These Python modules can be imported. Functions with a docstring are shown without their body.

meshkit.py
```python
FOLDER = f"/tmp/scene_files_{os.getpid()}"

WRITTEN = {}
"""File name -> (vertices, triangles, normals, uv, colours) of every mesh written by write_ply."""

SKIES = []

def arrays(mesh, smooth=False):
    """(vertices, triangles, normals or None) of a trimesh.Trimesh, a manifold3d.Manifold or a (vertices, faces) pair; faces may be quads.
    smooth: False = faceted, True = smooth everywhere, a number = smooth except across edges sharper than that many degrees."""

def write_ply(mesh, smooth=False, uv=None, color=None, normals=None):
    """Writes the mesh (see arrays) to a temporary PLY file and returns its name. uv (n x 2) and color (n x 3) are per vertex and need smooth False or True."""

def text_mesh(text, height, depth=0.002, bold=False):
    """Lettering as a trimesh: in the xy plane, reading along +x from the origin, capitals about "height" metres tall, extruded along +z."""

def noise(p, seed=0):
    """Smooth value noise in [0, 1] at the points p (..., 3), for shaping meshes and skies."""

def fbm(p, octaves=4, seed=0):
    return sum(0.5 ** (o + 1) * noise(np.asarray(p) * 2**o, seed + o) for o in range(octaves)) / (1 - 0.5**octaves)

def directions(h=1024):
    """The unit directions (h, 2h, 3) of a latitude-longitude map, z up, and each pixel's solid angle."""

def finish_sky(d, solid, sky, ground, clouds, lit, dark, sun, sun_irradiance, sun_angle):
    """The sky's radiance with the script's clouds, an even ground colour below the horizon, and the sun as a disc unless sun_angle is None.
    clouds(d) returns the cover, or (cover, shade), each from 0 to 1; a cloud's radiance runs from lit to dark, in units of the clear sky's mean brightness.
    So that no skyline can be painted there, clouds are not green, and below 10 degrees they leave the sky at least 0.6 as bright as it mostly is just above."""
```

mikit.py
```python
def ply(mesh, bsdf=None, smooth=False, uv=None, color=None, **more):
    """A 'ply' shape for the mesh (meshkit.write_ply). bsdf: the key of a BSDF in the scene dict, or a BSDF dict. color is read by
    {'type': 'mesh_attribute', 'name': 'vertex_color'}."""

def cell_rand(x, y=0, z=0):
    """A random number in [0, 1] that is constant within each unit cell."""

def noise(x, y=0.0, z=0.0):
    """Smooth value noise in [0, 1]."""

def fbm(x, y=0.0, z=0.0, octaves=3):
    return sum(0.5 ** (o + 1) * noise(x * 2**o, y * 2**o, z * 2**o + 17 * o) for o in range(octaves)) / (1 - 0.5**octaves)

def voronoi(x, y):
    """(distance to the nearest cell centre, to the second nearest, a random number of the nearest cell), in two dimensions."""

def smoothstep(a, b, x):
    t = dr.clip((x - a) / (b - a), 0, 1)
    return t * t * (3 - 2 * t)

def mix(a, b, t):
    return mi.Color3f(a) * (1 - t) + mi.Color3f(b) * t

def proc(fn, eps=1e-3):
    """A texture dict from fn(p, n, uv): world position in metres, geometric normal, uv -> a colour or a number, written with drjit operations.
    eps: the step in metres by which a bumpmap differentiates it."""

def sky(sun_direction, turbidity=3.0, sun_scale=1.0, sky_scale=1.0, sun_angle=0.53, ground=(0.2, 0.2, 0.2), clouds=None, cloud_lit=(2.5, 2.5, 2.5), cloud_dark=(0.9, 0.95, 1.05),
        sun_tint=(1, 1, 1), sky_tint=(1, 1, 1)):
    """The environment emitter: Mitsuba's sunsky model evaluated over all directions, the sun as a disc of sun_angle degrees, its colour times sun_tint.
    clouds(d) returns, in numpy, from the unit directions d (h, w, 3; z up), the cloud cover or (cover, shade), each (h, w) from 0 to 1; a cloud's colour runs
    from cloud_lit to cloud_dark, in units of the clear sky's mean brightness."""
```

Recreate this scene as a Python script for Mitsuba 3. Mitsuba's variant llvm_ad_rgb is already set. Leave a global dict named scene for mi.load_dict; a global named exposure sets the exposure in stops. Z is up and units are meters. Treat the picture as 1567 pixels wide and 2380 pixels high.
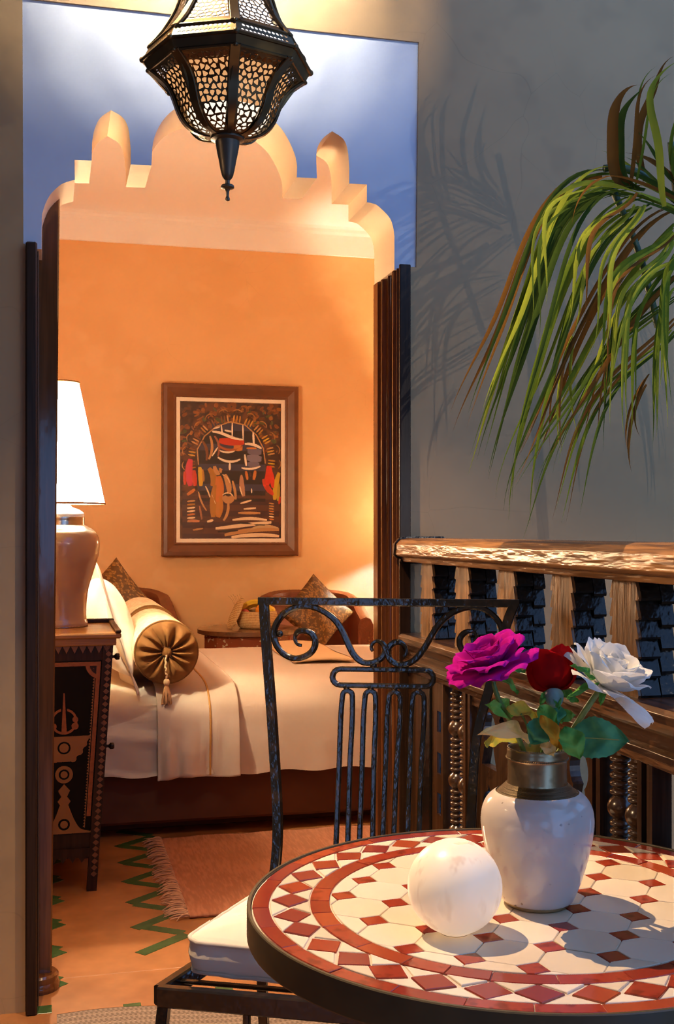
import math, random, numpy as np, trimesh, mitsuba as mi, drjit as dr, mikit, meshkit
from mikit import noise, fbm, voronoi, cell_rand, smoothstep, mix
from shapely.geometry import Polygon, Point, LineString, box as sbox
from shapely import affinity
from shapely.ops import unary_union
from scipy.interpolate import PchipInterpolator, CubicSpline
from scipy.spatial import Voronoi
random.seed(7); np.random.seed(7)
RNG = np.random.default_rng(11)
T = mi.ScalarTransform4f
scene, labels = {}, {}
PI = math.pi

# ---------------------------------------------------------------- camera, sky, lamps, exposure
exposure = 0.0
CAM_YAW = math.radians(14.1)
scene['camera'] = {'type': 'perspective', 'fov': 2 * math.degrees(math.atan(783.5 / 2650)), 'fov_axis': 'x',
                   'principal_point_offset_y': -45 / 2380, 'near_clip': 0.05, 'far_clip': 60.0,
                   'to_world': T().look_at(origin=[0, 0, 1.25], target=[math.sin(CAM_YAW), math.cos(CAM_YAW), 1.25], up=[0, 0, 1])}
# blue dusk sky over the open courtyard
scene['sky'] = {'type': 'constant', 'sampling_weight': 7.0, 'radiance': {'type': 'rgb', 'value': [0.38, 0.74, 1.52]}}


def spot(key, o, t, col, inten, cut, beam, weight=2.0):
    scene[key] = {'type': 'spot', 'to_world': T().look_at(origin=list(o), target=list(t), up=[0, 1, 0.1]),
                  'intensity': {'type': 'rgb', 'value': [c * inten for c in col]}, 'cutoff_angle': cut, 'beam_width': beam, 'sampling_weight': weight}


WARM = (1.0, 0.66, 0.36)
# added unseen spots that shape the light on table, doorway, wall and railing
spot('added_spot_table', (-0.15, 2.15, 2.95), (0.75, 1.75, 0.75), WARM, 27.0, 40, 30, 6.0)
spot('added_spot_doorway', (0.78, 2.20, 3.20), (0.14, 3.02, 0.0), WARM, 17.0, 18.5, 9, 3.0)
for i, x in enumerate((0.06, 0.25, 0.44, 0.62, 0.79)):
    spot(f'added_spot_wallwash_{i}', (x, 2.40, 3.25), (x, 3.06, 2.79), (1.0, 0.84, 0.62), (6.5, 13.0, 19.0, 12.0, 6.0)[i], 21.0, 1, 1.5)  # added row of unseen spots for the glow above the arch
spot('added_spot_railing', (-1.6, 1.9, 2.25), (0.97, 2.12, 1.05), WARM, 15.0, 17, 9, 4.0)  # added to brighten the railing from the left, no lamp there
spot('added_spot_plant', (2.1, -0.7, 1.35), (1.35, 2.6, 1.9), (1.0, 0.9, 0.75), 3.4, 24, 16)  # added unseen spot that throws the plant's shadows on the wall
BED_LAMP = (1.0, 0.73, 0.44)          # colour of the bedside lamps
BED_L, BULB_L, LANTERN_L = 100.0, 6000.0, 5.0

# ---------------------------------------------------------------- helpers
USED = {}


def key_for(base):
    n = USED.get(base, 0)
    USED[base] = n + 1
    return base if n == 0 else f'{base}_{n:03d}'


def put(base, mesh, bsdf, smooth=False, to_world=None, **kw):
    """One mesh as one entry; base may be 'thing__part'. Returns its key."""
    k = key_for(base)
    d = mesh if isinstance(mesh, dict) else mikit.ply(mesh, bsdf, smooth=smooth, **kw)
    d = dict(d)
    if to_world is not None:
        d['to_world'] = T(to_world)
    scene[k] = d
    return k


def say(key, label=None, cat=None, group=None, kind=None):
    d = {}
    for a, b in (('label', label), ('category', cat), ('group', group), ('kind', kind)):
        if b: d[a] = b
    labels[key] = d
    return key


def thing(base, label, cat, group=None):
    k = key_for(base)
    return say(k, label, cat, group)


def struct(base, mesh, bsdf, label=None, smooth=False):
    k = put(base, mesh, bsdf, smooth)
    return say(k, label, None, None, 'structure')


def mesh(v, f):
    f = np.asarray(f)
    if f.ndim == 2 and f.shape[1] == 4:
        f = np.vstack([f[:, [0, 1, 2]], f[:, [0, 2, 3]]])
    return trimesh.Trimesh(np.asarray(v, float), f, process=False)


def cat(*ms):
    ms = [m for m in ms if m is not None]
    return trimesh.util.concatenate(ms)


def hull(p):
    return trimesh.convex.convex_hull(np.asarray(p, float))


def cbox(x0, x1, y0, y1, z0, z1, b=0.003):
    """box with chamfered edges"""
    c, h = np.array([(x0 + x1) / 2, (y0 + y1) / 2, (z0 + z1) / 2]), np.array([x1 - x0, y1 - y0, z1 - z0]) / 2
    b = min(b, h.min() * 0.6)
    pts = []
    for s in np.ndindex(2, 2, 2):
        s = np.array(s) * 2 - 1
        for k in range(3):
            d = h - b
            d[k] = h[k]
            pts.append(c + s * d)
    return hull(pts)


def rbox(x0, x1, y0, y1, z0, z1, r=0.02, n=3):
    """box with rounded edges: the hull of spheres at its corners"""
    sp = trimesh.creation.icosphere(subdivisions=n - 1, radius=r).vertices
    pts = [np.array([x, y, z]) + sp for x in (x0 + r, x1 - r) for y in (y0 + r, y1 - r) for z in (z0 + r, z1 - r)]
    return hull(np.vstack(pts))


def M4(o, ex, ey, ez):
    m = np.eye(4)
    m[:3, 0], m[:3, 1], m[:3, 2], m[:3, 3] = ex, ey, ez, o
    return m


def moved(m, mat):
    m = m.copy()
    m.apply_transform(mat)
    return m


def trans(x, y, z):
    m = np.eye(4); m[:3, 3] = (x, y, z); return m


def rotz(a):
    return trimesh.transformations.rotation_matrix(a, [0, 0, 1])


def rota(a, ax, p=None):
    return trimesh.transformations.rotation_matrix(a, ax, p)


def extr(poly, h):
    poly = poly.buffer(0)
    gs = getattr(poly, 'geoms', [poly])
    return cat(*[trimesh.creation.extrude_polygon(g, h, engine='earcut') for g in gs if g.area > 1e-9])


def lathe(prof, n=48, c=(0, 0, 0), a0=0.0):
    p = np.asarray(prof, float)
    a = np.arange(n) / n * 2 * PI + a0
    v = np.stack([p[:, None, 0] * np.cos(a), p[:, None, 0] * np.sin(a), np.repeat(p[:, 1:2], n, 1)], -1) + np.asarray(c)
    m = len(p)
    i, j = np.meshgrid(np.arange(m - 1), np.arange(n), indexing='ij')
    q = np.stack([i * n + j, i * n + (j + 1) % n, (i + 1) * n + (j + 1) % n, (i + 1) * n + j], -1).reshape(-1, 4)
    r = mesh(v.reshape(-1, 3), q)
    return r


def curve(pts, n):
    """points -> smooth curve through them"""
    p = np.asarray(pts, float)
    d = np.concatenate([[0], np.cumsum(np.linalg.norm(np.diff(p, axis=0), axis=1))])
    return CubicSpline(d / d[-1], p)(np.linspace(0, 1, n)) if len(p) > 2 else p[0] + (p[-1] - p[0]) * np.linspace(0, 1, n)[:, None]


def prof(pts, n=40):
    """smooth profile through (r, z) pairs, without overshoot"""
    p = np.asarray(pts, float)
    d = np.concatenate([[0], np.cumsum(np.linalg.norm(np.diff(p, axis=0), axis=1))])
    s = np.linspace(0, d[-1], n)
    return np.stack([PchipInterpolator(d, p[:, k])(s) for k in range(p.shape[1])], 1)


def sweep(P, sec, ref=(0, 0, 1), closed=False, caps=True, scale=None):
    """section (k x 2) along the polyline P; the section's first axis keeps to the plane of the tangent and ref"""
    P = np.asarray(P, float)
    t = np.gradient(P, axis=0)
    if closed:
        t = np.roll(P, -1, 0) - np.roll(P, 1, 0)
    t /= np.linalg.norm(t, axis=1, keepdims=True) + 1e-12
    a = np.cross(t, np.asarray(ref, float))
    for i in range(len(a)):
        if np.linalg.norm(a[i]) < 1e-5: a[i] = a[i - 1] if i else np.cross(t[i], [0.3, 1, 0.1])
    a /= np.linalg.norm(a, axis=1, keepdims=True) + 1e-12
    b = np.cross(a, t)
    sec = np.asarray(sec, float)
    k, n = len(sec), len(P)
    sc = np.ones(n) if scale is None else np.broadcast_to(scale, (n,))
    v = P[:, None] + sc[:, None, None] * (sec[None, :, :1] * a[:, None] + sec[None, :, 1:] * b[:, None])
    q = []
    for i in range(n if closed else n - 1):
        for j in range(k):
            q.append([i * k + j, i * k + (j + 1) % k, ((i + 1) % n) * k + (j + 1) % k, ((i + 1) % n) * k + j])
    q = np.array(q)
    f = np.vstack([q[:, [0, 1, 2]], q[:, [0, 2, 3]]])
    v = v.reshape(-1, 3)
    if caps and not closed:
        v = np.vstack([v, P[0], P[-1]])
        c0, c1 = len(v) - 2, len(v) - 1
        f = np.vstack([f, [[c0, (j + 1) % k, j] for j in range(k)], [[c1, (n - 1) * k + j, (n - 1) * k + (j + 1) % k] for j in range(k)]])
    m = mesh(v, f)
    if m.volume < 0: m.invert()
    return m


def circ(r, n=10):
    a = np.arange(n) / n * 2 * PI
    return np.stack([r * np.cos(a), r * np.sin(a)], 1)


def rect(w, h, b=0.0015):
    w, h = w / 2, h / 2
    return np.array([(w - b, -h), (w, -h + b), (w, h - b), (w - b, h), (-w + b, h), (-w, h - b), (-w, -h + b), (-w + b, -h)])


def grid(fn, nu, nv, thick=0.0):
    """surface fn(u, v in 0..1) -> points; with a thickness it is closed to a solid"""
    U, V = np.meshgrid(np.linspace(0, 1, nu), np.linspace(0, 1, nv), indexing='ij')
    p = fn(U, V)
    i, j = np.meshgrid(np.arange(nu - 1), np.arange(nv - 1), indexing='ij')
    q = np.stack([i * nv + j, (i + 1) * nv + j, (i + 1) * nv + j + 1, i * nv + j + 1], -1).reshape(-1, 4)
    m = mesh(p.reshape(-1, 3), q)
    if thick:
        n = np.array(m.vertex_normals)
        v = np.vstack([p.reshape(-1, 3) + n * thick / 2, p.reshape(-1, 3) - n * thick / 2])
        N = nu * nv
        rim = [i * nv for i in range(nu)] + [(nu - 1) * nv + j for j in range(1, nv)] + [i * nv + nv - 1 for i in range(nu - 2, -1, -1)] + [j for j in range(nv - 2, 0, -1)]
        e = np.array([[a, b, b + N, a + N] for a, b in zip(rim, rim[1:] + rim[:1])])
        m = mesh(v, np.vstack([q, q[:, ::-1] + N, e[:, ::-1]]))
    return m


def ribbon(P, width, side, fold=0.0, nrm=None):
    """thin leaf blade: points along its midrib, full width at each, side vectors; folded along the midrib"""
    P = np.asarray(P, float)
    w = np.asarray(width)[:, None] / 2
    t = np.gradient(P, axis=0)
    t /= np.linalg.norm(t, axis=1, keepdims=True) + 1e-9
    s = side - (side * t).sum(1, keepdims=True) * t
    s /= np.linalg.norm(s, axis=1, keepdims=True) + 1e-9
    n = np.cross(s, t)
    L, R = P - s * w + n * w * fold, P + s * w + n * w * fold
    v = np.stack([L, P, R], 1).reshape(-1, 3)
    q = []
    for i in range(len(P) - 1):
        for j in range(2):
            q.append([i * 3 + j, i * 3 + j + 1, (i + 1) * 3 + j + 1, (i + 1) * 3 + j])
    return mesh(v, np.array(q))


def vnoise(m, amp, freq, seed=0, axis=None):
    v = np.array(m.vertices)
    if axis is None:
        d = np.stack([meshkit.fbm(v * freq + 13 * k, 3, seed + k) - 0.5 for k in range(3)], 1)
    else:
        d = (meshkit.fbm(v * freq, 3, seed) - 0.5)[:, None] * np.asarray(axis, float)
    return trimesh.Trimesh(v + d * amp * 2, m.faces, process=False)


def cushion(w, h, t, pinch=0.07, n=26, p=2.2):
    """pillow: in the xy plane, thickness along z"""
    g = np.linspace(-1, 1, n)
    U, V = np.meshgrid(g, g, indexing='ij')
    x = w / 2 * U * (1 - pinch * (1 - V ** 2) * np.abs(U) ** 2)
    y = h / 2 * V * (1 - pinch * (1 - U ** 2) * np.abs(V) ** 2)
    z = t / 2 * (np.maximum(1 - np.abs(U) ** p, 0) * np.maximum(1 - np.abs(V) ** p, 0)) ** 0.55
    i, j = np.meshgrid(np.arange(n - 1), np.arange(n - 1), indexing='ij')
    q = np.stack([i * n + j, (i + 1) * n + j, (i + 1) * n + j + 1, i * n + j + 1], -1).reshape(-1, 4)
    a = mesh(np.stack([x, y, z], -1).reshape(-1, 3), q)
    b = mesh(np.stack([x, y, -z], -1).reshape(-1, 3), q[:, ::-1])
    m = cat(a, b)
    m.merge_vertices()
    return m


# ---------------------------------------------------------------- materials
def rgb(c):
    return {'type': 'rgb', 'value': [float(x) for x in c]}


def tex(c):
    return mikit.proc(c) if callable(c) else (c if isinstance(c, dict) else rgb(c))


def mat(key, base, rough=0.5, metal=0.0, spec=0.5, bump=None, scale=1.0, eps=1e-3, coat=0.0, coat_gloss=0.9, sheen=0.0, two=True):
    b = {'type': 'principled', 'base_color': tex(base), 'roughness': tex(rough) if callable(rough) else float(rough), 'metallic': float(metal), 'specular': float(spec)}
    if coat: b['clearcoat'] = float(coat); b['clearcoat_gloss'] = float(coat_gloss)
    if sheen: b['sheen'] = float(sheen)
    if bump: b = {'type': 'bumpmap', 'height': mikit.proc(bump, eps), 'scale': float(scale), 'bsdf': b}
    scene[key] = {'type': 'twosided', 'bsdf': b} if two else b


def thin(key, base, rough=0.6, trans=0.5):
    scene[key] = {'type': 'principledthin', 'base_color': tex(base), 'roughness': float(rough), 'diff_trans': float(trans), 'spec_trans': 0.0}


def f_plaster(c0, c1, c2, s=1.0, cr=0.12):
    def fn(p, n, uv):
        x, y, z = p.x * s, p.y * s, p.z * s
        a = fbm(x * 2.2 + 3, y * 2.2 + 1, z * 2.2, 4)
        b = fbm(x * 9, y * 9, z * 9 + 5, 3)
        c = mix(c0, c1, smoothstep(0.3, 0.7, a))
        c = mix(c, c2, 0.5 * smoothstep(0.55, 0.8, b))
        w = fbm(x * 3 + 40, y * 3, z * 3, 3) * 0.9
        f1, f2, k = voronoi((x + y) * 4.0 + w, z * 4.0 + w * 1.3)
        crack = (1 - smoothstep(0.0, 0.012, f2 - f1)) * smoothstep(0.45, 0.65, fbm(x * 1.7, y * 1.7, z * 1.7 + 9, 2))
        return c * (1 - cr * crack)
    return fn


def f_wood(c0, c1, ax='z', s=1.0):
    def fn(p, n, uv):
        u, v, w = {'z': (p.x, p.y, p.z), 'y': (p.x, p.z, p.y), 'x': (p.y, p.z, p.x)}[ax]
        g = fbm(u * 60 * s, v * 60 * s, w * 3 * s, 3)
        h = fbm(u * 260 * s, v * 260 * s, w * 9 * s, 2)
        return mix(c0, c1, smoothstep(0.25, 0.75, 0.65 * g + 0.35 * h))
    return fn


def b_wood(p, n, uv):
    return fbm(p.x * 90, p.y * 16, p.z * 90, 3)


mat('m_tadelakt', f_plaster((0.43, 0.285, 0.145), (0.355, 0.235, 0.12), (0.30, 0.20, 0.105)), 0.42, spec=0.35)
mat('m_orange', f_plaster((0.80, 0.485, 0.235), (0.75, 0.44, 0.20), (0.82, 0.52, 0.27), 0.8, 0.05), 0.55, spec=0.25)
mat('m_niche', lambda p, n, uv: mix((0.70, 0.72, 0.74), (0.64, 0.67, 0.70), fbm(p.x * 6, p.y * 6, p.z * 6, 3)), 0.6, spec=0.3)
mat('m_cream', (0.80, 0.66, 0.50), 0.6, spec=0.3)
mat('m_ceiling', (0.86, 0.84, 0.85), 0.7, spec=0.2)
mat('m_jamb', f_wood((0.115, 0.038, 0.012), (0.055, 0.018, 0.006), 'z'), 0.11, spec=0.8, coat=0.0, bump=lambda p, n, uv: fbm(p.x * 50, p.y * 50, p.z * 14, 3), scale=0.0005)
mat('m_casing', f_wood((0.034, 0.016, 0.008), (0.015, 0.007, 0.004), 'z'), 0.35, spec=0.25)
mat('m_gap_shade', (0.02, 0.014, 0.010), 0.5)


def f_floor(p, n, uv):
    a = fbm(p.x * 5, p.y * 5, 0.3, 4)
    c = mix((0.31, 0.130, 0.046), (0.21, 0.078, 0.026), smoothstep(0.35, 0.7, a))
    d = fbm(p.x * 21 + 7, p.y * 21, 1.3, 3)
    return c * (0.82 + 0.36 * d)


mat('m_terracotta', f_floor, 0.32, spec=0.5)
mat('m_green', lambda p, n, uv: mix((0.020, 0.052, 0.014), (0.038, 0.080, 0.026), fbm(p.x * 40, p.y * 40, p.z, 2)), 0.22, spec=0.6)


def b_iron(p, n, uv):
    return fbm(p.x * 160, p.y * 160, p.z * 90, 3)


mat('m_iron', lambda p, n, uv: mix((0.010, 0.008, 0.006), (0.030, 0.018, 0.010), smoothstep(0.5, 0.8, fbm(p.x * 40, p.y * 40, p.z * 40, 3))), 0.12, spec=0.95, bump=b_iron, scale=0.0005)
mat('m_band', lambda p, n, uv: mix((0.05, 0.04, 0.022), (0.09, 0.065, 0.03), fbm(p.x * 30, p.y * 30, p.z * 30, 3)), 0.38, spec=0.5)
mat('m_lantern', lambda p, n, uv: mix((0.10, 0.075, 0.045), (0.22, 0.145, 0.065), smoothstep(0.45, 0.8, fbm(p.x * 25, p.y * 25, p.z * 25, 3))), 0.34, metal=0.9)
mat('m_grout', (0.62, 0.52, 0.40), 0.8, spec=0.2)
for k, c in (('a', (0.27, 0.034, 0.016)), ('b', (0.21, 0.023, 0.013)), ('c', (0.30, 0.052, 0.020)), ('d', (0.19, 0.026, 0.024))):
    mat('m_red_' + k, (lambda c: lambda p, n, uv: mix(c, (c[0] * 0.62, c[1] * 0.6, c[2] * 0.6), smoothstep(0.5, 0.78, fbm(p.x * 70, p.y * 70, 2.0, 3))))(c) if k == 'a' else c, 0.16, spec=0.6)
for k, c in (('a', (0.66, 0.58, 0.45)), ('b', (0.60, 0.51, 0.38)), ('c', (0.70, 0.62, 0.50))):
    mat('m_white_' + k, c, 0.2, spec=0.5)
mat('m_sheet', (0.50, 0.42, 0.365), 0.8, spec=0.15, sheen=0.3)
mat('m_pillow', (0.82, 0.75, 0.68), 0.8, spec=0.15)
mat('m_bedbase', lambda p, n, uv: mix((0.085, 0.028, 0.012), (0.05, 0.016, 0.008), fbm(p.x * 7, p.y * 7, p.z * 7, 3)), 0.8, sheen=0.4)
mat('m_gold', (0.42, 0.22, 0.06), 0.5)
mat('m_bolster', lambda p, n, uv: mix((0.74, 0.60, 0.44), (0.66, 0.50, 0.34), smoothstep(0.4, 0.6, fbm(p.x * 60, p.y * 30, p.z * 60, 2))), 0.6, sheen=0.4)
mat('m_satin', (0.19, 0.095, 0.033), 0.7, spec=0.12)
mat('m_tassel', (0.46, 0.26, 0.13), 0.7)
mat('m_leather', lambda p, n, uv: mix((0.17, 0.045, 0.018), (0.10, 0.026, 0.012), fbm(p.x * 9, p.y * 9, p.z * 9, 3)), 0.42, spec=0.5)


def f_brocade(p, n, uv):
    f1, f2, k = voronoi(p.x * 85 + p.y * 40, p.z * 85)
    w = smoothstep(0.05, 0.18, f2 - f1) * smoothstep(0.35, 0.75, k)
    return mix((0.085, 0.036, 0.010), (0.36, 0.18, 0.05), w * 0.7)


mat('m_brocade', f_brocade, 0.5, sheen=0.3)
mat('m_redcloth', (0.34, 0.035, 0.02), 0.6)
mat('m_polished', f_wood((0.10, 0.035, 0.014), (0.05, 0.017, 0.008), 'x'), 0.12, spec=0.6, coat=0.6)
mat('m_apron', lambda p, n, uv: mix((0.20, 0.04, 0.015), (0.42, 0.33, 0.22), smoothstep(0.62, 0.7, fbm(p.x * 45, p.y * 45, p.z * 60, 2))), 0.35)
mat('m_basket', lambda p, n, uv: mix((0.55, 0.36, 0.17), (0.34, 0.20, 0.08), smoothstep(0.3, 0.9, dr.abs(dr.sin(p.z * 330)) * 0.6 + 0.4 * noise(p.x * 130, p.y * 130, p.z * 90))), 0.7, spec=0.2)
mat('m_banana', (0.62, 0.42, 0.03), 0.4)
mat('m_orangefruit', (0.70, 0.24, 0.02), 0.45)
mat('m_apple', (0.40, 0.05, 0.03), 0.35)
mat('m_straw', (0.48, 0.27, 0.10), 0.7)
mat('m_nightwood', f_wood((0.024, 0.010, 0.004), (0.011, 0.0045, 0.002), 'z'), 0.35, spec=0.2)
mat('m_blackpanel', (0.004, 0.003, 0.002), 0.5, spec=0.08)
mat('m_copper', lambda p, n, uv: mix((0.25, 0.078, 0.020), (0.16, 0.050, 0.014), fbm(p.x * 80, p.y * 80, p.z * 80, 2)), 0.42, metal=0.35)
mat('m_ochre_inlay', (0.17, 0.075, 0.016), 0.45)
mat('m_brass', (0.40, 0.24, 0.09), 0.3, metal=0.85)
mat('m_jar', (0.31, 0.185, 0.115), 0.13, spec=0.6, coat=0.5)
mat('m_chrome', (0.45, 0.40, 0.36), 0.18, metal=0.95)
mat('m_frame', lambda p, n, uv: mix((0.15, 0.052, 0.020), (0.085, 0.028, 0.011), fbm(p.x * 12, p.y * 30, p.z * 12, 3)), 0.4)
mat('m_slip', (0.80, 0.72, 0.62), 0.6)
scene['m_paint'] = {'type': 'twosided', 'bsdf': {'type': 'principled', 'base_color': {'type': 'mesh_attribute', 'name': 'vertex_color'}, 'roughness': 0.4}}
mat('m_rug', lambda p, n, uv: mix((0.41, 0.185, 0.110), (0.33, 0.142, 0.082), smoothstep(0.3, 0.7, 0.6 * fbm(p.x * 180, p.y * 25, 0.0, 2) + 0.4 * fbm(p.x * 6, p.y * 6, 1.0, 3))), 0.9, spec=0.1)
mat('m_fringe', (0.50, 0.30, 0.20), 0.9, spec=0.1)
mat('m_mat', lambda p, n, uv: mix((0.26, 0.19, 0.15), (0.175, 0.125, 0.095), smoothstep(0.4, 0.6, 0.5 + 0.5 * dr.sin((p.x + p.y * 0.3) * 500) * dr.sin(p.y * 420))), 0.9, spec=0.1)
mat('m_linen', (0.80, 0.73, 0.61), 0.8, spec=0.15, bump=lambda p, n, uv: fbm(p.x * 30, p.y * 30, p.z * 30, 3), scale=0.004)
mat('m_piping', (0.60, 0.54, 0.46), 0.8)
mat('m_vase', lambda p, n, uv: mix((0.57, 0.51, 0.48), (0.20, 0.15, 0.13), smoothstep(0.83, 0.87, noise(p.x * 210, p.y * 210, p.z * 150)) * smoothstep(0.6, 0.72, noise(p.x * 60, p.y * 60, p.z * 60)) * 0.8), 0.10, spec=0.6, coat=0.6)
mat('m_nickel', lambda p, n, uv: mix((0.48, 0.36, 0.21), (0.34, 0.245, 0.135), smoothstep(0.45, 0.7, fbm(p.x * 60, p.y * 60, p.z * 60, 3))), 0.30, metal=0.92)
mat('m_nickel_dark', (0.20, 0.155, 0.10), 0.42, metal=0.9)
mat('m_stone', lambda p, n, uv: mix((0.76, 0.68, 0.58), (0.54, 0.40, 0.33), 0.75 * smoothstep(0.56, 0.76, fbm(p.x * 70, p.y * 70, p.z * 14, 3))), 0.3, spec=0.4)
mat('m_railwood', lambda p, n, uv: mix((0.20, 0.095, 0.036), (0.075, 0.032, 0.012), smoothstep(0.4, 0.66, 0.6 * fbm(p.x * 60, p.y * 5, p.z * 70, 3) + 0.4 * fbm(p.x * 220, p.y * 14, p.z * 260, 2))), 0.34, spec=0.5, bump=b_wood, scale=0.005)
mat('m_balwood', lambda p, n, uv: mix((0.15, 0.074, 0.029), (0.06, 0.027, 0.010), smoothstep(0.35, 0.7, fbm(p.x * 90, p.y * 110, p.z * 7, 3))), 0.36, spec=0.6, bump=lambda p, n, uv: fbm(p.x * 100, p.y * 140, p.z * 10, 3), scale=0.004)
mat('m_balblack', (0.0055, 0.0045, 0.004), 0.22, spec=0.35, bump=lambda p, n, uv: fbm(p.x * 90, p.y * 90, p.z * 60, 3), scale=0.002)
mat('m_lowpost', f_wood((0.045, 0.019, 0.0075), (0.015, 0.0065, 0.003), 'z'), 0.28, spec=0.6, coat=0.2)
mat('m_spindle', (0.034, 0.015, 0.007), 0.2, spec=0.7, coat=0.5)
mat('m_lowrail', f_wood((0.045, 0.019, 0.0075), (0.014, 0.006, 0.003), 'y'), 0.24, spec=0.8, coat=0.3, bump=b_wood, scale=0.003)
for k, c in (('a', (0.085, 0.14, 0.018)), ('b', (0.22, 0.28, 0.035)), ('c', (0.13, 0.065, 0.018)), ('d', (0.04, 0.075, 0.016))):  # brown c stands in for leaf shadow, put into the blade colour
    thin('m_blade_' + k, c, 0.45, 0.7)
mat('m_stem', (0.03, 0.07, 0.03), 0.5)
thin('m_pink', lambda p, n, uv: mix((0.46, 0.008, 0.36), (0.56, 0.018, 0.30), fbm(p.x * 60, p.y * 60, p.z * 60, 2)), 0.6, 0.6)
thin('m_rose_red', lambda p, n, uv: mix((0.42, 0.010, 0.010), (0.26, 0.004, 0.007), fbm(p.x * 60, p.y * 60, p.z * 60, 2)), 0.6, 0.4)
thin('m_rose_white', (0.80, 0.80, 0.77), 0.6, 0.6)


def f_leaf(c0, c1):
    return lambda p, n, uv: mix(c0, c1, smoothstep(0.35, 0.7, fbm(p.x * 70, p.y * 70, p.z * 70, 3)))


thin('m_leaf_green', f_leaf((0.10, 0.34, 0.08), (0.18, 0.42, 0.10)), 0.45, 0.5)
thin('m_leaf_teal', f_leaf((0.07, 0.30, 0.17), (0.11, 0.39, 0.20)), 0.45, 0.4)
thin('m_leaf_yellow', f_leaf((0.72, 0.56, 0.09), (0.48, 0.54, 0.11)), 0.5, 0.6)
thin('m_leaf_dry', f_leaf((0.78, 0.60, 0.28), (0.62, 0.52, 0.20)), 0.6, 0.5)
mat('m_rosestem', (0.10, 0.20, 0.05), 0.45)
mat('m_calyx', (0.16, 0.27, 0.25), 0.5)
mat('m_glass', (0.6, 0.35, 0.16), 0.3)
mat('m_shade', (0.80, 0.70, 0.55), 0.8)

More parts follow.
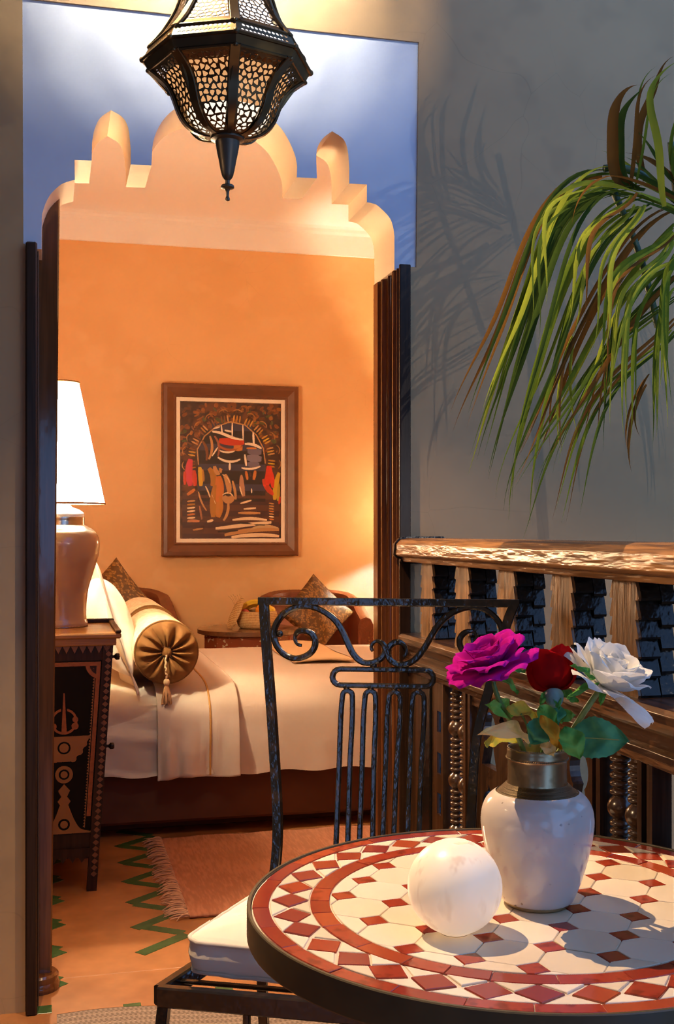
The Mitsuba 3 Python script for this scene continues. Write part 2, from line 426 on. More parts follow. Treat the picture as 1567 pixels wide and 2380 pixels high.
# ================================================================ the setting
YW = 3.08                                              # face of the arch panel; the gallery wall stands 3 cm proud of it
ARCH = [(-0.0228, 1.90), (-0.0228, 2.0545), (-0.0195, 2.0885), (-0.0031, 2.129), (0.0242, 2.1592), (0.045, 2.170), (0.0615, 2.1757), (0.0606, 2.228), (0.1049, 2.230),
        (0.106, 2.279), (0.1121, 2.3125), (0.1272, 2.3445), (0.1551, 2.3675), (0.1844, 2.3519), (0.2002, 2.3246), (0.2069, 2.2702), (0.2069, 2.2275), (0.2614, 2.2290),
        (0.266, 2.2923), (0.2843, 2.3399), (0.3107, 2.3746), (0.3395, 2.395), (0.375, 2.410), (0.412, 2.424), (0.459, 2.452), (0.506, 2.424), (0.545, 2.408), (0.5747, 2.3911), (0.6168, 2.357),
        (0.647, 2.3062), (0.6591, 2.2656), (0.6591, 2.2275), (0.7164, 2.229), (0.7140, 2.2878), (0.7177, 2.3144), (0.7336, 2.3419), (0.7594, 2.3633), (0.7916, 2.3444), (0.8046, 2.3131),
        (0.809, 2.2654), (0.809, 2.2215), (0.8601, 2.2225), (0.8601, 2.1728), (0.878, 2.1705), (0.894, 2.1640), (0.9255, 2.135), (0.9370, 2.108), (0.9407, 2.0814), (0.9407, 1.90)]
XZ = lambda y: M4((0, y, 0), (1, 0, 0), (0, 0, 1), (0, -1, 0))      # polygon (x, z) extruded towards the camera from y


def slab(poly, y0, y1):
    return moved(extr(poly, y1 - y0), XZ(y1))


wall_poly = sbox(-3.0, -0.02, 4.6, 4.2)
niche = Polygon([(-0.069, 1.998), (-0.0715, 2.636), (0.3, 2.637), (0.7, 2.634), (1.011, 2.635), (1.007, 2.3), (1.0035, 1.997)])
door_hole = sbox(-0.064, -0.1, 0.977, 2.2)
struct('wall_front', slab(wall_poly.difference(unary_union([niche, door_hole])), 3.0735, YW - 0.0005), 'm_tadelakt', 'ochre grey polished plaster wall around the doorway')
struct('wall_core', slab(wall_poly.difference(sbox(-0.085, -0.1, 1.02, 2.645)), YW, 3.285), 'm_tadelakt', 'thickness of the plaster wall behind its face')
def softened(pts, k=4):
    out = []
    for i in range(len(pts) - 1):
        p0, p1, p2, p3 = (np.array(pts[min(max(j, 0), len(pts) - 1)]) for j in (i - 1, i, i + 1, i + 2))
        for t in np.arange(k) / k:                           # Catmull-Rom, corners kept
            m1 = (p2 - p0) / 2 if i in SOFT else p2 - p1
            m2 = (p3 - p1) / 2 if i + 1 in SOFT else p2 - p1
            h = t * t * (3 - 2 * t)
            out.append(tuple(p1 * (1 + 2 * t) * (1 - t) ** 2 + m1 * t * (1 - t) ** 2 + p2 * t * t * (3 - 2 * t) + m2 * t * t * (t - 1)))
    return out + [pts[-1]]


SOFT = set(list(range(1, 6)) + [10, 11, 13, 14] + list(range(18, 31)) + [34, 35, 37, 38] + list(range(43, 47)))
ARCH = softened(ARCH)
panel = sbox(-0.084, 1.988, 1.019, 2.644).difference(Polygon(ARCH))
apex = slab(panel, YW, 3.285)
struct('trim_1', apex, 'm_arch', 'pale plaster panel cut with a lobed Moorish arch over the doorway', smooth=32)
mat('m_arch', lambda p, n, uv: mix(mix((0.52, 0.605, 0.78), (0.47, 0.56, 0.73), fbm(p.x * 6, p.y * 6, p.z * 6, 3)), (0.76, 0.61, 0.44), smoothstep(-0.5, -0.2, n.y) * 1.0), 0.6, spec=0.3)  # skylight blue put into the front face's colour; soffit kept cream
# front boards, jamb mouldings and the turned post of the door
struct('trim_2', cbox(-0.0628, -0.034, 3.042, 3.10, 0.0, 1.9975, 0.004), 'm_casing', 'dark wooden board along the left edge of the doorway')
struct('trim_2', cbox(-0.034, -0.031, 3.10, 3.284, 0.0, 1.987, 0.002), 'm_gap_shade')  # dark filler strip standing in for the shade of the gap
jp = [(0.977, 3.0505), (0.952, 3.0505)]
struct('trim_6', cbox(0.9445, 0.9772, 3.042, 3.0500, 0.0, 1.9965, 0.002), 'm_casing', 'dark wooden board along the right edge of the doorway')


def ridge(y0, y1, x0, d, n=7):
    return [(x0 - d * math.sin(PI * k / (n - 1)), y0 + (y1 - y0) * k / (n - 1)) for k in range(n)]


jp += ridge(3.052, 3.070, 0.950, 0.009) + [(0.960, 3.072), (0.960, 3.079)] + ridge(3.082, 3.116, 0.951, 0.012) + [(0.962, 3.118), (0.964, 3.146)] + ridge(3.148, 3.163, 0.954, 0.010)
jp += [(0.968, 3.165), (0.968, 3.193)] + ridge(3.195, 3.224, 0.951, 0.012) + [(0.958, 3.226), (0.958, 3.238), (0.938, 3.241), (0.938, 3.285), (1.02, 3.285), (1.02, 3.08), (0.977, 3.08)]
struct('trim_3', extr(Polygon(jp), 1.987), 'm_jamb', 'dark varnished jamb with upright mouldings at the right of the doorway', smooth=30)
pt, pb = np.array((0.0241, 3.2100, 2.1387)), np.array((0.0024, 3.2100, 0.0103))
post = []
for z, xr in ((0.0, pb[0]), (2.19, pt[0])):
    for y in (3.205, 3.28):
        post += [(-0.075, y, z), (xr - (0.004 if y < 3.25 else 0), y + (0.0 if y > 3.25 else 0), z), (xr, 3.209, z)]
kp = struct('trim_4', hull(post), 'm_jamb', 'tall varnished wooden post at the left of the doorway')
mo = prof([(0.0, 0.0), (0.056, 0.0), (0.060, 0.012), (0.054, 0.026), (0.057, 0.036), (0.050, 0.046), (0.0, 0.047)], 20)
put(kp + '__base_moulding', lathe(mo, 32, (pb[0] - 0.037, 3.225, 0.0)), 'm_jamb', 30)

# bedroom
BX0, BX1, BY0, BY1, BZ = -0.2, 3.1, 3.285, 7.5, 3.30
struct('wall_back', cbox(BX0 - 0.1, BX1 + 0.1, BY1, BY1 + 0.1, -0.02, BZ + 0.1, 0.001), 'm_orange', 'glowing orange plaster wall behind the bed')
struct('wall_left', cbox(BX0 - 0.1, BX0, BY0 - 0.001, BY1, -0.02, BZ + 0.1, 0.001), 'm_orange', 'orange plaster wall at the head of the bed')
struct('wall_right', cbox(BX1, BX1 + 0.1, BY0, BY1, -0.02, BZ + 0.1, 0.001), 'm_orange', 'orange plaster wall at the foot of the bed')
struct('ceiling', cbox(BX0 - 0.1, BX1 + 0.1, BY0, BY1 + 0.1, BZ, BZ + 0.1, 0.001), 'm_ceiling', 'cream bedroom ceiling')
cp = [(7.5, 3.115), (7.478, 3.115), (7.476, 3.135), (7.47, 3.25), (7.455, 3.268), (7.452, 3.285), (7.43, 3.30), (7.5, 3.30)]
struct('trim_5', moved(extr(Polygon(cp), BX1 - BX0), M4((BX0, 0, 0), (0, 1, 0), (0, 0, 1), (1, 0, 0))), 'm_ceiling', 'cream cornice along the top of the orange wall')
# floors: one plane, the gallery's outer end open to the courtyard
kf = struct('floor', cbox(-2.4, 1.06, -2.6, YW + 0.2, -0.06, 0.0, 0.001), 'm_terracotta', 'worn terracotta floor of the gallery and the doorway')
kf2 = struct('floor_bedroom', cbox(BX0 - 0.1, BX1 + 0.1, YW + 0.2, BY1 + 0.1, -0.06, 0.0, 0.001), 'm_terracotta', 'polished terracotta bedroom floor with green zigzag tiles')
struct('ceiling_gallery', cbox(-2.4, 1.06, -2.6, 3.05, 3.36, 3.45, 0.001), 'm_ceiling', 'gallery ceiling')
struct('wall_gallery', moved(extr(sbox(-2.6, -0.06, 3.05, 3.45).difference(sbox(-2.25, 0.45, -1.35, 2.2)), 0.1), M4((-2.5, 0, 0), (0, 1, 0), (0, 0, 1), (1, 0, 0))), 'm_tadelakt', 'gallery side wall with a window opening')
struct('wall_rear', slab(sbox(-2.5, -0.06, 1.06, 3.45).difference(sbox(-0.55, 0.86, 0.45, 2.05)), -2.7, -2.6), 'm_tadelakt', 'gallery end wall with a window opening')
struct('wall_courtyard', cbox(6.0, 6.2, -8, 3.05, -3.6, 2.4, 0.001), 'm_tadelakt', 'far courtyard wall')
struct('ground', cbox(-3, 9.0, -8, 3.05, -3.6, -3.5, 0.001), 'm_terracotta', 'courtyard paving below the gallery')


def tile_mesh(poly, z0, z1, ch=0.001):
    """tile: the polygon's prism with a chamfered upper edge"""
    top = poly.buffer(-ch, join_style=2)
    if top.is_empty or top.geom_type != 'Polygon' or len(top.exterior.coords) != len(poly.exterior.coords):
        m = extr(poly, z1 - z0); m.apply_translation((0, 0, z0)); return m
    a = np.array(poly.exterior.coords)[:-1]
    if not poly.exterior.is_ccw: a = a[::-1]
    b = np.array(top.exterior.coords)[:-1]
    if not top.exterior.is_ccw: b = b[::-1]
    k = np.argmin(np.linalg.norm(b - a[0], axis=1)); b = np.roll(b, -k, 0)
    n = len(a)
    v = np.vstack([np.c_[a, np.full(n, z0)], np.c_[a, np.full(n, z1 - ch)], np.c_[b, np.full(n, z1)], [[*b.mean(0), z1]]])
    f = []
    for i in range(n):
        j = (i + 1) % n
        for s in (0, n):
            f += [[s + i, s + j, s + n + j], [s + i, s + n + j, s + n + i]]
        f.append([2 * n + i, 2 * n + j, 3 * n])
    return mesh(v, f)


def bar_poly(p, q, w):
    p, q = np.array(p, float), np.array(q, float)
    t = (q - p) / np.linalg.norm(q - p); n = np.array([-t[1], t[0]]) * w / 2
    return Polygon([p - n, q - n, q + n, p + n])


# green glazed zigzag: each V is two oblong tiles set into the floor
for x0, x1, ys in ((0.262, 0.398, [3.424, 3.645, 3.895, 4.129, 4.368, 4.600]), (-0.115, 0.022, [3.135, 3.375, 3.620, 3.86, 4.10, 4.34])):
    for y in ys:
        put(kf2 + '__zigzag_tile', tile_mesh(bar_poly((x0 - 0.006, y - 0.012), (x1 + 0.012, y + 0.118), 0.042), -0.004, 0.0016), 'm_green')
        put(kf2 + '__zigzag_tile', tile_mesh(bar_poly((x1 + 0.002, y + 0.134), (x0 + 0.012, y + 0.226), 0.040), -0.004, 0.0016), 'm_green')
for x, y, s in ((0.2085, 3.036, 0.046), (-0.022, 3.075, 0.05), (0.46, 3.09, 0.046), (0.70, 3.14, 0.046)):
    put(kf + '__square_tile', tile_mesh(Polygon([(x - s / 2, y - s / 2), (x + s / 2, y - s / 2), (x + s / 2, y + s / 2), (x - s / 2, y + s / 2)]), -0.004, 0.0016), 'm_green')

# ================================================================ bedroom things
# ---- bed
bed = thing('bed', 'double bed with cream sheets over a dark brown base beside the orange wall', 'bed')
put(bed + '__base', cat(cbox(-0.15, 1.80, 4.70, 6.38, 0.055, 0.275, 0.012), cbox(-0.05, 1.7, 4.85, 6.25, 0.0, 0.06)), 'm_bedbase')


def bed_section(off):
    """near side of the made bed: (y, z) from the far edge over the top down to the hem"""
    c = [(6.42, 0.30), (6.42, 0.52), (6.35, 0.590 + off), (6.1, 0.602 + off), (5.4, 0.602 + off), (4.95, 0.596 + off), (4.80, 0.588 + off), (4.72, 0.565 + off), (4.672 - off, 0.52), (4.66 - off, 0.44), (4.655 - off, 0.27)]
    return prof(c, 90)


SEC = bed_section(0.0)


def sheet_fn(x0, x1, off, hem, amp, freq, seed):
    sec = bed_section(off)
    sec = sec[sec[:, 1] >= 0] if True else sec

    def fn(U, V):
        s = V * (len(sec) - 1)
        y, z = np.interp(s, np.arange(len(sec)), sec[:, 0]), np.interp(s, np.arange(len(sec)), sec[:, 1])
        x = x0 + (x1 - x0) * U
        side = np.clip((0.58 - z) / 0.2, 0, 1) * (y < 5.2)
        q = np.stack([x * freq, np.zeros_like(x), z * (2.2 if freq > 3 else 16.0) + x * (0.6 if freq > 3 else 3.0)], -1)
        w = meshkit.fbm(q + seed, 3, seed) - 0.45
        w = w + 0.5 * (0.25 - np.abs(meshkit.noise(q * 1.7 + 9 + seed, seed + 4) - 0.5)) * (1.0 if freq < 12 else 0.5)
        y = y - side * amp * w * 2.2
        z = z + (1 - side) * 0.006 * (meshkit.fbm(np.stack([x * 5, y * 5, x * 0], -1), 2, seed) - 0.5)
        z = np.where((V > 0.97), hem + 0.006 * np.sin(x * 23 + seed) + (z - 0.27) * 0.5, z)
        return np.stack([x, y, z], -1)
    return fn


put(bed + '__fitted_sheet', grid(sheet_fn(-0.15, 0.62, 0.004, 0.262, 0.024, 2.6, 3), 60, 110), 'm_sheet', True)
put(bed + '__cover', grid(sheet_fn(0.60, 1.80, 0.006, 0.255, 0.008, 4.0, 5), 90, 110), 'm_sheet', True)
put(bed + '__mattress', moved(extr(Polygon([(4.70, 0.27), (4.70, 0.50), (4.78, 0.565), (6.32, 0.565), (6.39, 0.50), (6.39, 0.27)]), 1.92), M4((-0.15, 0, 0), (0, 1, 0), (0, 0, 1), (1, 0, 0))), 'm_sheet')
ts = put(bed + '__turned_sheet', grid(sheet_fn(0.418, 0.752, 0.022, 0.252, 0.034, 11.0, 8), 90, 130, 0.006), 'm_sheet', True)
fold = sheet_fn(0.628, 0.636, 0.0265, 0.258, 0.034, 11.0, 8)
put(ts + '__stripe', grid(lambda U, V: fold(U, 0.33 + 0.67 * V), 4, 110, 0.003), 'm_gold', True)
run = thing('bed_runner', 'tan folded runner lying across the foot of the bed', 'bed runner')
put(run + '__cloth', grid(lambda U, V: np.stack([1.16 + 0.30 * U - 0.02 * V, 6.34 - 0.95 * V, 0.618 + 0.010 * np.sin(PI * U) + 0.003 * np.sin(9 * V)], -1), 14, 30, 0.012), 'm_satin2', True)
mat('m_satin2', (0.66, 0.46, 0.27), 0.6, sheen=0.3)

# ---- pillow leaning at the head of the bed
pil = thing('pillow', 'white pillow with a flat border leaning behind the nightstand at the head of the bed', 'pillow')
pm = vnoise(cushion(0.62, 0.44, 0.20, 0.05, 34), 0.010, 6, 3)
R = rota(math.radians(78), [1, 0, 0]) @ np.eye(4)
mp = M4((0.240, 5.07, 0.850), (-0.05, 1.0, 0.0), (-0.30, 0.0, 0.954), (0.954, 0.05, 0.30))
put(pil + '__stuffed_body', moved(pm, mp), 'm_pillow', True)
fl = grid(lambda U, V: np.stack([(U - 0.5) * 0.76, (V - 0.5) * 0.56, 0.018 * np.sin(U * 9) * np.cos(V * 7)], -1), 24, 24, 0.005)
put(pil + '__border', moved(fl, mp), 'm_pillow', True)
pil2 = thing('pillow', 'white pillow standing against the lamp side, farther back than the bordered one', 'pillow')
put(pil2 + '__stuffed_body', moved(vnoise(cushion(0.62, 0.46, 0.18, 0.05, 30), 0.010, 6, 8), M4((0.16, 5.95, 0.84), (0.0, 1.0, 0.0), (-0.26, 0.0, 0.966), (0.966, 0.0, 0.26))), 'm_pillow', True)


# ---- bolsters
def bolster(x, y0, y1, z, r, label, front):
    b = thing('bolster', label, 'bolster', 'bolsters on the bed')
    pr = [(0.0, -0.004), (r - 0.012, -0.004), (r - 0.003, 0.004), (r, 0.018), (r, (y1 - y0) - 0.018), (r - 0.003, y1 - y0 - 0.004), (r - 0.012, y1 - y0 + 0.004), (0, y1 - y0 + 0.004)]
    m = M4((x, y0, z), (1, 0, 0), (0, 0, -1), (0, 1, 0))
    put(b + '__roll', moved(lathe(pr, 56), m), 'm_bolster', 40)
    put(b + '__piping', moved(sweep(np.stack([(r - 0.004) * np.cos(np.linspace(0, 2 * PI, 57)[:-1]), (r - 0.004) * np.sin(np.linspace(0, 2 * PI, 57)[:-1]), np.zeros(56)], 1), circ(0.0045, 6), closed=True), m), 'm_satin', True)

    def cap(U, V):                                         # gathered end: pleats radiate from the button
        a, q = U * 2 * PI, V
        rr = (r - 0.006) * q
        ple = (0.010 * np.abs(np.sin(a * 6.5 + 0.7 * np.sin(3 * a) + 1.6 * q)) ** 0.7 + 0.006 * np.sin(11 * a + 2 * np.sin(2 * a))) * np.sin(PI * np.clip(q, 0, 1)) ** 0.7
        h = 0.020 * np.sin(PI * q * 0.9) - 0.012 * (1 - q) ** 2 + ple * 1.6
        return np.stack([rr * np.cos(a), rr * np.sin(a), -h - 0.002], -1)
    put(b + '__gathered_end', moved(grid(cap, 140, 18), m), 'm_satin', True)
    bt = lathe(prof([(0.0, -0.030), (0.012, -0.028), (0.020, -0.018), (0.021, -0.008), (0.0, 0.0)], 14), 24)
    put(b + '__button', moved(bt, m), 'm_satin', True)
    if front:
        tx, ty = x - 0.004, y0 - 0.034
        cd = curve([(tx, ty + 0.004, z - 0.010), (tx - 0.003, ty - 0.008, z - 0.06), (tx + 0.001, ty - 0.014, z - 0.105)], 30)
        a = np.linspace(0, 24, 30)
        cd[:, 0] += 0.002 * np.sin(a)
        tk = put(b + '__tassel', cat(*[sweep(curve([(tx, ty - 0.014, z - 0.120), (tx + 0.011 * math.cos(q), ty - 0.014 + 0.011 * math.sin(q), z - 0.150), (tx + rr * math.cos(q), ty - 0.014 + rr * math.sin(q), z - 0.205 - 0.004 * math.sin(5 * q))], 5), circ(0.0024, 5)) for q, rr in [(k * 2.399, 0.020 - 0.012 * (k % 3) / 2) for k in range(34)]]), 'm_tassel', True)
        put(tk + '__cord', sweep(cd, circ(0.0042, 8)), 'm_tassel_light', True)
        put(tk + '__knot', lathe(prof([(0, -0.130), (0.010, -0.128), (0.013, -0.117), (0.009, -0.106), (0, -0.104)], 12), 14, (tx, ty - 0.014, z)), 'm_tassel_light', True)
    return b


mat('m_tassel_light', (0.62, 0.46, 0.28), 0.7)
bolster(0.4600, 4.700, 5.420, 0.756, 0.132, 'cream bolster with a gathered bronze satin end and a hanging tassel, nearest on the bed', True)
bolster(0.4650, 5.510, 6.20, 0.766, 0.132, 'cream bolster lying on the bed behind the tasselled one', False)

# ---- nightstand
ns = thing('nightstand', 'dark carved nightstand with copper inlay and flared sides under the big table lamp', 'nightstand')
NY0, NY1 = 4.05, 4.50


def nx(z, s):                                              # flared side edges: x at height z
    return 0.040 + s * (0.115 + 0.0575 * z / 0.86)


body = [(nx(z, s), y, z) for z in (0.13, 0.855) for s in (-1, 1) for y in (NY0 + 0.012, NY1)]
put(ns + '__body', hull(body), 'm_nightwood')
put(ns + '__top', cat(cbox(-0.195, 0.238, NY0 - 0.030, NY1 + 0.02, 0.878, 0.897, 0.005), cbox(-0.18, 0.222, NY0 - 0.012, NY1 + 0.01, 0.853, 0.880, 0.003)), 'm_nightedge')
mat('m_nightedge', f_wood((0.26, 0.125, 0.032), (0.15, 0.065, 0.018), 'x'), 0.3)
put(ns + '__top_tray', cat(cbox(-0.195, 0.238, NY1 - 0.005, NY1 + 0.02, 0.897, 0.912), cbox(0.218, 0.238, NY0 - 0.03, NY1 + 0.02, 0.897, 0.908)), 'm_nightwood')
for s, y in ((-1, NY0), (1, NY0), (-1, NY1 - 0.04), (1, NY1 - 0.04)):
    put(ns + '__leg', hull([(nx(z, s) - s * d, y + e, z) for z in (0.0, 0.855) for d in (0, 0.034) for e in (0, 0.04)]), 'm_nightwood')


def onface(shape, d0, d1):                                 # relief on the face towards the door: polygon (x, z)
    return slab(shape, NY0 + 0.012 - d1, NY0 + 0.012 - d0)


pan = Polygon([(nx(0.20, -1) + 0.034, 0.20), (nx(0.20, 1) - 0.034, 0.20), (nx(0.80, 1) - 0.034, 0.80), (nx(0.80, -1) + 0.034, 0.80)])
put(ns + '__black_panel', onface(pan, 0.0, 0.003), 'm_blackpanel')
fr_o = pan.buffer(-0.004, join_style=2)
fr_i = fr_o.buffer(-0.014, join_style=2)
bx = fr_o.bounds
corner = [Point(nx(0.79, s) - s * 0.036, 0.79).buffer(0.055).intersection(fr_o) for s in (-1, 1)]
fk = put(ns + '__copper_border', onface(unary_union([fr_o.difference(fr_i).intersection(sbox(-1, 0.26, 1, 1))] + corner), 0.003, 0.007), 'm_copper')
put(fk + '__groove', onface(unary_union([c.buffer(-0.014).difference(c.buffer(-0.022)) for c in corner]), 0.007, 0.0085), 'm_nightwood')
saw = []
for s in (-1, 1):
    for k in range(52):
        z = 0.22 + k * 0.0102
        x = nx(z, s) - s * 0.055
        saw.append(Polygon([(x, z), (x - s * 0.006, z + 0.005), (x, z + 0.0095)]))
put(ns + '__saw_edge', onface(unary_union(saw).buffer(0.0004), 0.003, 0.005), 'm_ochre_inlay')
zig = [Polygon([(x, 0.852), (x + 0.026, 0.852), (x + 0.013, 0.826)]) for x in np.arange(-0.125, 0.19, 0.0275)]
for q in zig:
    put(ns + '__carved_tooth', onface(q, -0.002, 0.012), 'm_copperdark')
mat('m_copperdark', (0.095, 0.038, 0.013), 0.4)
for s in (-1, 1):
    for k in range(36):
        z = 0.06 + k * 0.0218
        x = nx(z, s) - s * 0.014
        put(ns + '__leg_carving', onface(Polygon([(x - 0.011, z), (x, z - 0.010), (x + 0.011, z), (x, z + 0.010)]), 0.010, 0.016), 'm_copperdark')
ap = [Polygon([(x, 0.125), (x + 0.03, 0.125), (x + 0.015, 0.10)]) for x in np.arange(-0.07, 0.12, 0.032)]
put(ns + '__apron', onface(unary_union([sbox(nx(0.13, -1) + 0.03, 0.118, nx(0.13, 1) - 0.03, 0.150)] + ap), -0.004, 0.010), 'm_nightwood')
cx = 0.045
ring = Point(cx, 0.592).buffer(0.045).difference(Point(cx, 0.592).buffer(0.037)).difference(sbox(cx - 0.01, 0.6, cx + 0.01, 0.65))
dag = unary_union([Polygon([(cx - 0.009, 0.555), (cx + 0.009, 0.555), (cx + 0.002, 0.69), (cx - 0.002, 0.69)]), ring, Point(cx + 0.037, 0.575).buffer(0.012), Point(cx + 0.038, 0.598).buffer(0.010), Point(cx - 0.037, 0.575).buffer(0.012)])
put(ns + '__brooch_inlay', onface(dag, 0.003, 0.008), 'm_copper')
fan = unary_union([Polygon([(cx - 0.090, 0.540), (cx + 0.090, 0.540), (cx + 0.055, 0.478), (cx + 0.02, 0.452), (cx - 0.02, 0.452), (cx - 0.055, 0.478)]), *[Point(cx + a, b).buffer(0.012) for a, b in ((0.066, 0.512), (0.052, 0.486), (0.03, 0.462), (-0.066, 0.512), (-0.052, 0.486), (-0.03, 0.462))]])
pen = unary_union([Point(cx, 0.408).buffer(0.030), Polygon([(cx, 0.375), (cx + 0.020, 0.352), (cx, 0.312), (cx - 0.020, 0.352)])])
put(ns + '__pendant_inlay', onface(unary_union([fan.difference(Point(cx, 0.500).buffer(0.022)), Point(cx, 0.500).buffer(0.016), pen.difference(Point(cx, 0.408).buffer(0.018)), Point(cx, 0.408).buffer(0.012)]), 0.003, 0.0065), 'm_ochre_inlay')
hill = [(cx - 0.115, 0.203), (cx - 0.07, 0.212)] + [(cx - 0.06 + 0.045 * t, 0.216 + 0.085 * t ** 1.6) for t in np.linspace(0, 1, 8)]
hill += [(2 * cx - x, z) for x, z in hill[::-1]]
tip = Polygon([(cx, 0.345), (cx + 0.022, 0.315), (cx + 0.012, 0.300), (cx - 0.012, 0.300), (cx - 0.022, 0.315)])
put(ns + '__foot_inlay', onface(unary_union([Polygon(hill).difference(Point(cx, 0.235).buffer(0.02)), tip, Point(cx, 0.235).buffer(0.013)]), 0.003, 0.0065), 'm_ochre_inlay')
for z, y in ((0.80, NY0 + 0.12), (0.485, NY0 + 0.09)):
    kn = lathe(prof([(0, 0.0), (0.006, 0.0), (0.005, 0.012), (0.012, 0.02), (0.011, 0.030), (0, 0.033)], 16), 16)
    put(ns + '__knob', moved(kn, M4((nx(z, 1), y, z), (0, 1, 0), (0, 0, 1), (1, 0, 0))), 'm_nightwood', 40)


# ---- table lamps
def table_lamp(x, y, z, label, h0=0.455, rb=0.163, rt=0.068, sh=0.45, drop=0.0, glow=1.0, bulb=1.0):
    k = thing('table_lamp', label, 'lamp')
    jar = [(0.0, 0.0), (0.098, 0.0), (0.101, 0.012), (0.096, 0.022), (0.094, 0.05), (0.099, 0.12), (0.120, 0.20), (0.140, 0.27), (0.143, 0.31), (0.132, 0.345), (0.105, 0.368), (0.088, 0.376)]
    put(k + '__jar', lathe(prof(jar, 60), 56, (x, y, z)), 'm_jar', 40)
    put(k + '__collar', lathe(prof([(0.086, 0.372), (0.089, 0.376), (0.088, 0.392), (0.089, 0.404), (0.084, 0.408)], 10), 48, (x, y, z)), 'm_chrome', 40)
    put(k + '__lid', lathe(prof([(0.087, 0.406), (0.088, 0.414), (0.070, 0.432), (0.042, 0.444), (0.036, 0.452), (0.040, 0.475), (0.030, 0.49), (0.0, 0.492)], 24), 48, (x, y, z)), 'm_jar_light', 40)
    put(k + '__foot', lathe(prof([(0, -0.0), (0.100, 0.0), (0.104, 0.006), (0.098, 0.014)], 8), 48, (x, y, z)), 'm_polished', 40)
    zs = z + h0 - drop
    put(k + '__stem', sweep([(x, y, z + 0.48), (x, y, zs + sh - 0.03)], circ(0.006, 8)), 'm_brass', True)
    n = 56
    a = np.arange(n) / n * 2 * PI
    out = lathe([(rb, zs), (rt, zs + sh)], n, (x, y, 0))
    sk = put(k + '__shade', lathe([(rb - 0.003, zs), (rt - 0.003, zs + sh)], n, (x, y, 0)), 'm_shade', True)
    gk = put(k + '__shade__glowing_cloth', out, 'm_shade', True)
    scene[gk]['emitter'] = {'type': 'area', 'sampling_weight': 5.0 * glow ** 0.5, 'radiance': rgb([c * BED_L * glow for c in BED_LAMP])}
    for r, zz in ((rb, zs), (rt, zs + sh)):
        put(k + '__shade__trim', sweep(np.stack([x + (r + 0.001) * np.cos(a), y + (r + 0.001) * np.sin(a), np.full(n, zz)], 1), circ(0.003, 6), closed=True), 'm_satin', True)
    bk = put(k + '__bulb', moved(trimesh.creation.icosphere(subdivisions=2, radius=0.022), trans(x, y, zs + 0.115 + drop * 0.3)), 'm_shade', True)
    scene[bk]['emitter'] = {'type': 'area', 'sampling_weight': 4.0, 'radiance': rgb([c * BULB_L * bulb for c in BED_LAMP])}
    return k


mat('m_jar_light', (0.70, 0.60, 0.48), 0.3)
table_lamp(0.035, 4.36, 0.898, 'large glazed jar lamp with a tall white shade standing on the dark nightstand')
tb2 = thing('lamp_table', 'small wooden lamp table in the far corner behind the right jamb', 'table')
put(tb2 + '__top', lathe(prof([(0, 0.60), (0.26, 0.60), (0.27, 0.615), (0.26, 0.63), (0, 0.63)], 16), 32, (2.45, 7.14, 0)), 'm_polished', 40)
put(tb2 + '__pedestal', lathe(prof([(0.19, 0.0), (0.19, 0.03), (0.05, 0.06), (0.04, 0.4), (0.08, 0.6)], 16), 24, (2.45, 7.14, 0)), 'm_polished', 40)
table_lamp(2.45, 7.13, 0.63, 'jar lamp behind the right jamb casting a fan of light on the orange wall', 0.56, 0.20, 0.105, 0.34, 0.0, 0.12, 2.8)

# ---- framed painting
fp = thing('framed_painting', 'market archway painting in a broad brown frame with a pale slip on the orange wall', 'painting')


def rect_loft(rings):
    """rings of (x0, x1, z0, z1, y) joined in turn: mitred frame mouldings"""
    v = np.vstack([[(a, y, c), (b, y, c), (b, y, d), (a, y, d)] for a, b, c, d, y in rings])
    f = []
    for i in range(len(rings) - 1):
        for j in range(4):
            k = (j + 1) % 4
            f += [[i * 4 + j, i * 4 + k, i * 4 + 4 + k], [i * 4 + j, i * 4 + 4 + k, i * 4 + 4 + j]]
    return mesh(v, f)


def ringof(o, y, a=0.700, b=1.597, c=1.088, d=2.211):
    return (a + o, b - o, c + o, d - o, y)


put(fp + '__frame', rect_loft([ringof(0, 7.497), ringof(0, 7.408), ringof(0.006, 7.400), ringof(0.03, 7.398), ringof(0.072, 7.415), ringof(0.080, 7.412), ringof(0.089, 7.416), ringof(0.089, 7.49)]), 'm_frame')
put(fp + '__slip', rect_loft([ringof(0.088, 7.422), ringof(0.090, 7.419), ringof(0.112, 7.419), ringof(0.115, 7.423), ringof(0.115, 7.49)]), 'm_slip')
CX0, CX1, CZ0, CZ1, CYF = 0.812, 1.485, 1.200, 2.099, 7.430
put(fp + '__canvas', cbox(CX0, CX1, CYF, CYF + 0.01, CZ0, CZ1, 0.0005), 'm_canvas')
mat('m_canvas', lambda p, n, uv: mix((0.10, 0.036, 0.014), (0.035, 0.016, 0.012), smoothstep(0.35, 0.65, fbm(p.x * 16, p.z * 16, 2.0, 3))), 0.5)
SV, SF, SC = [], [], []


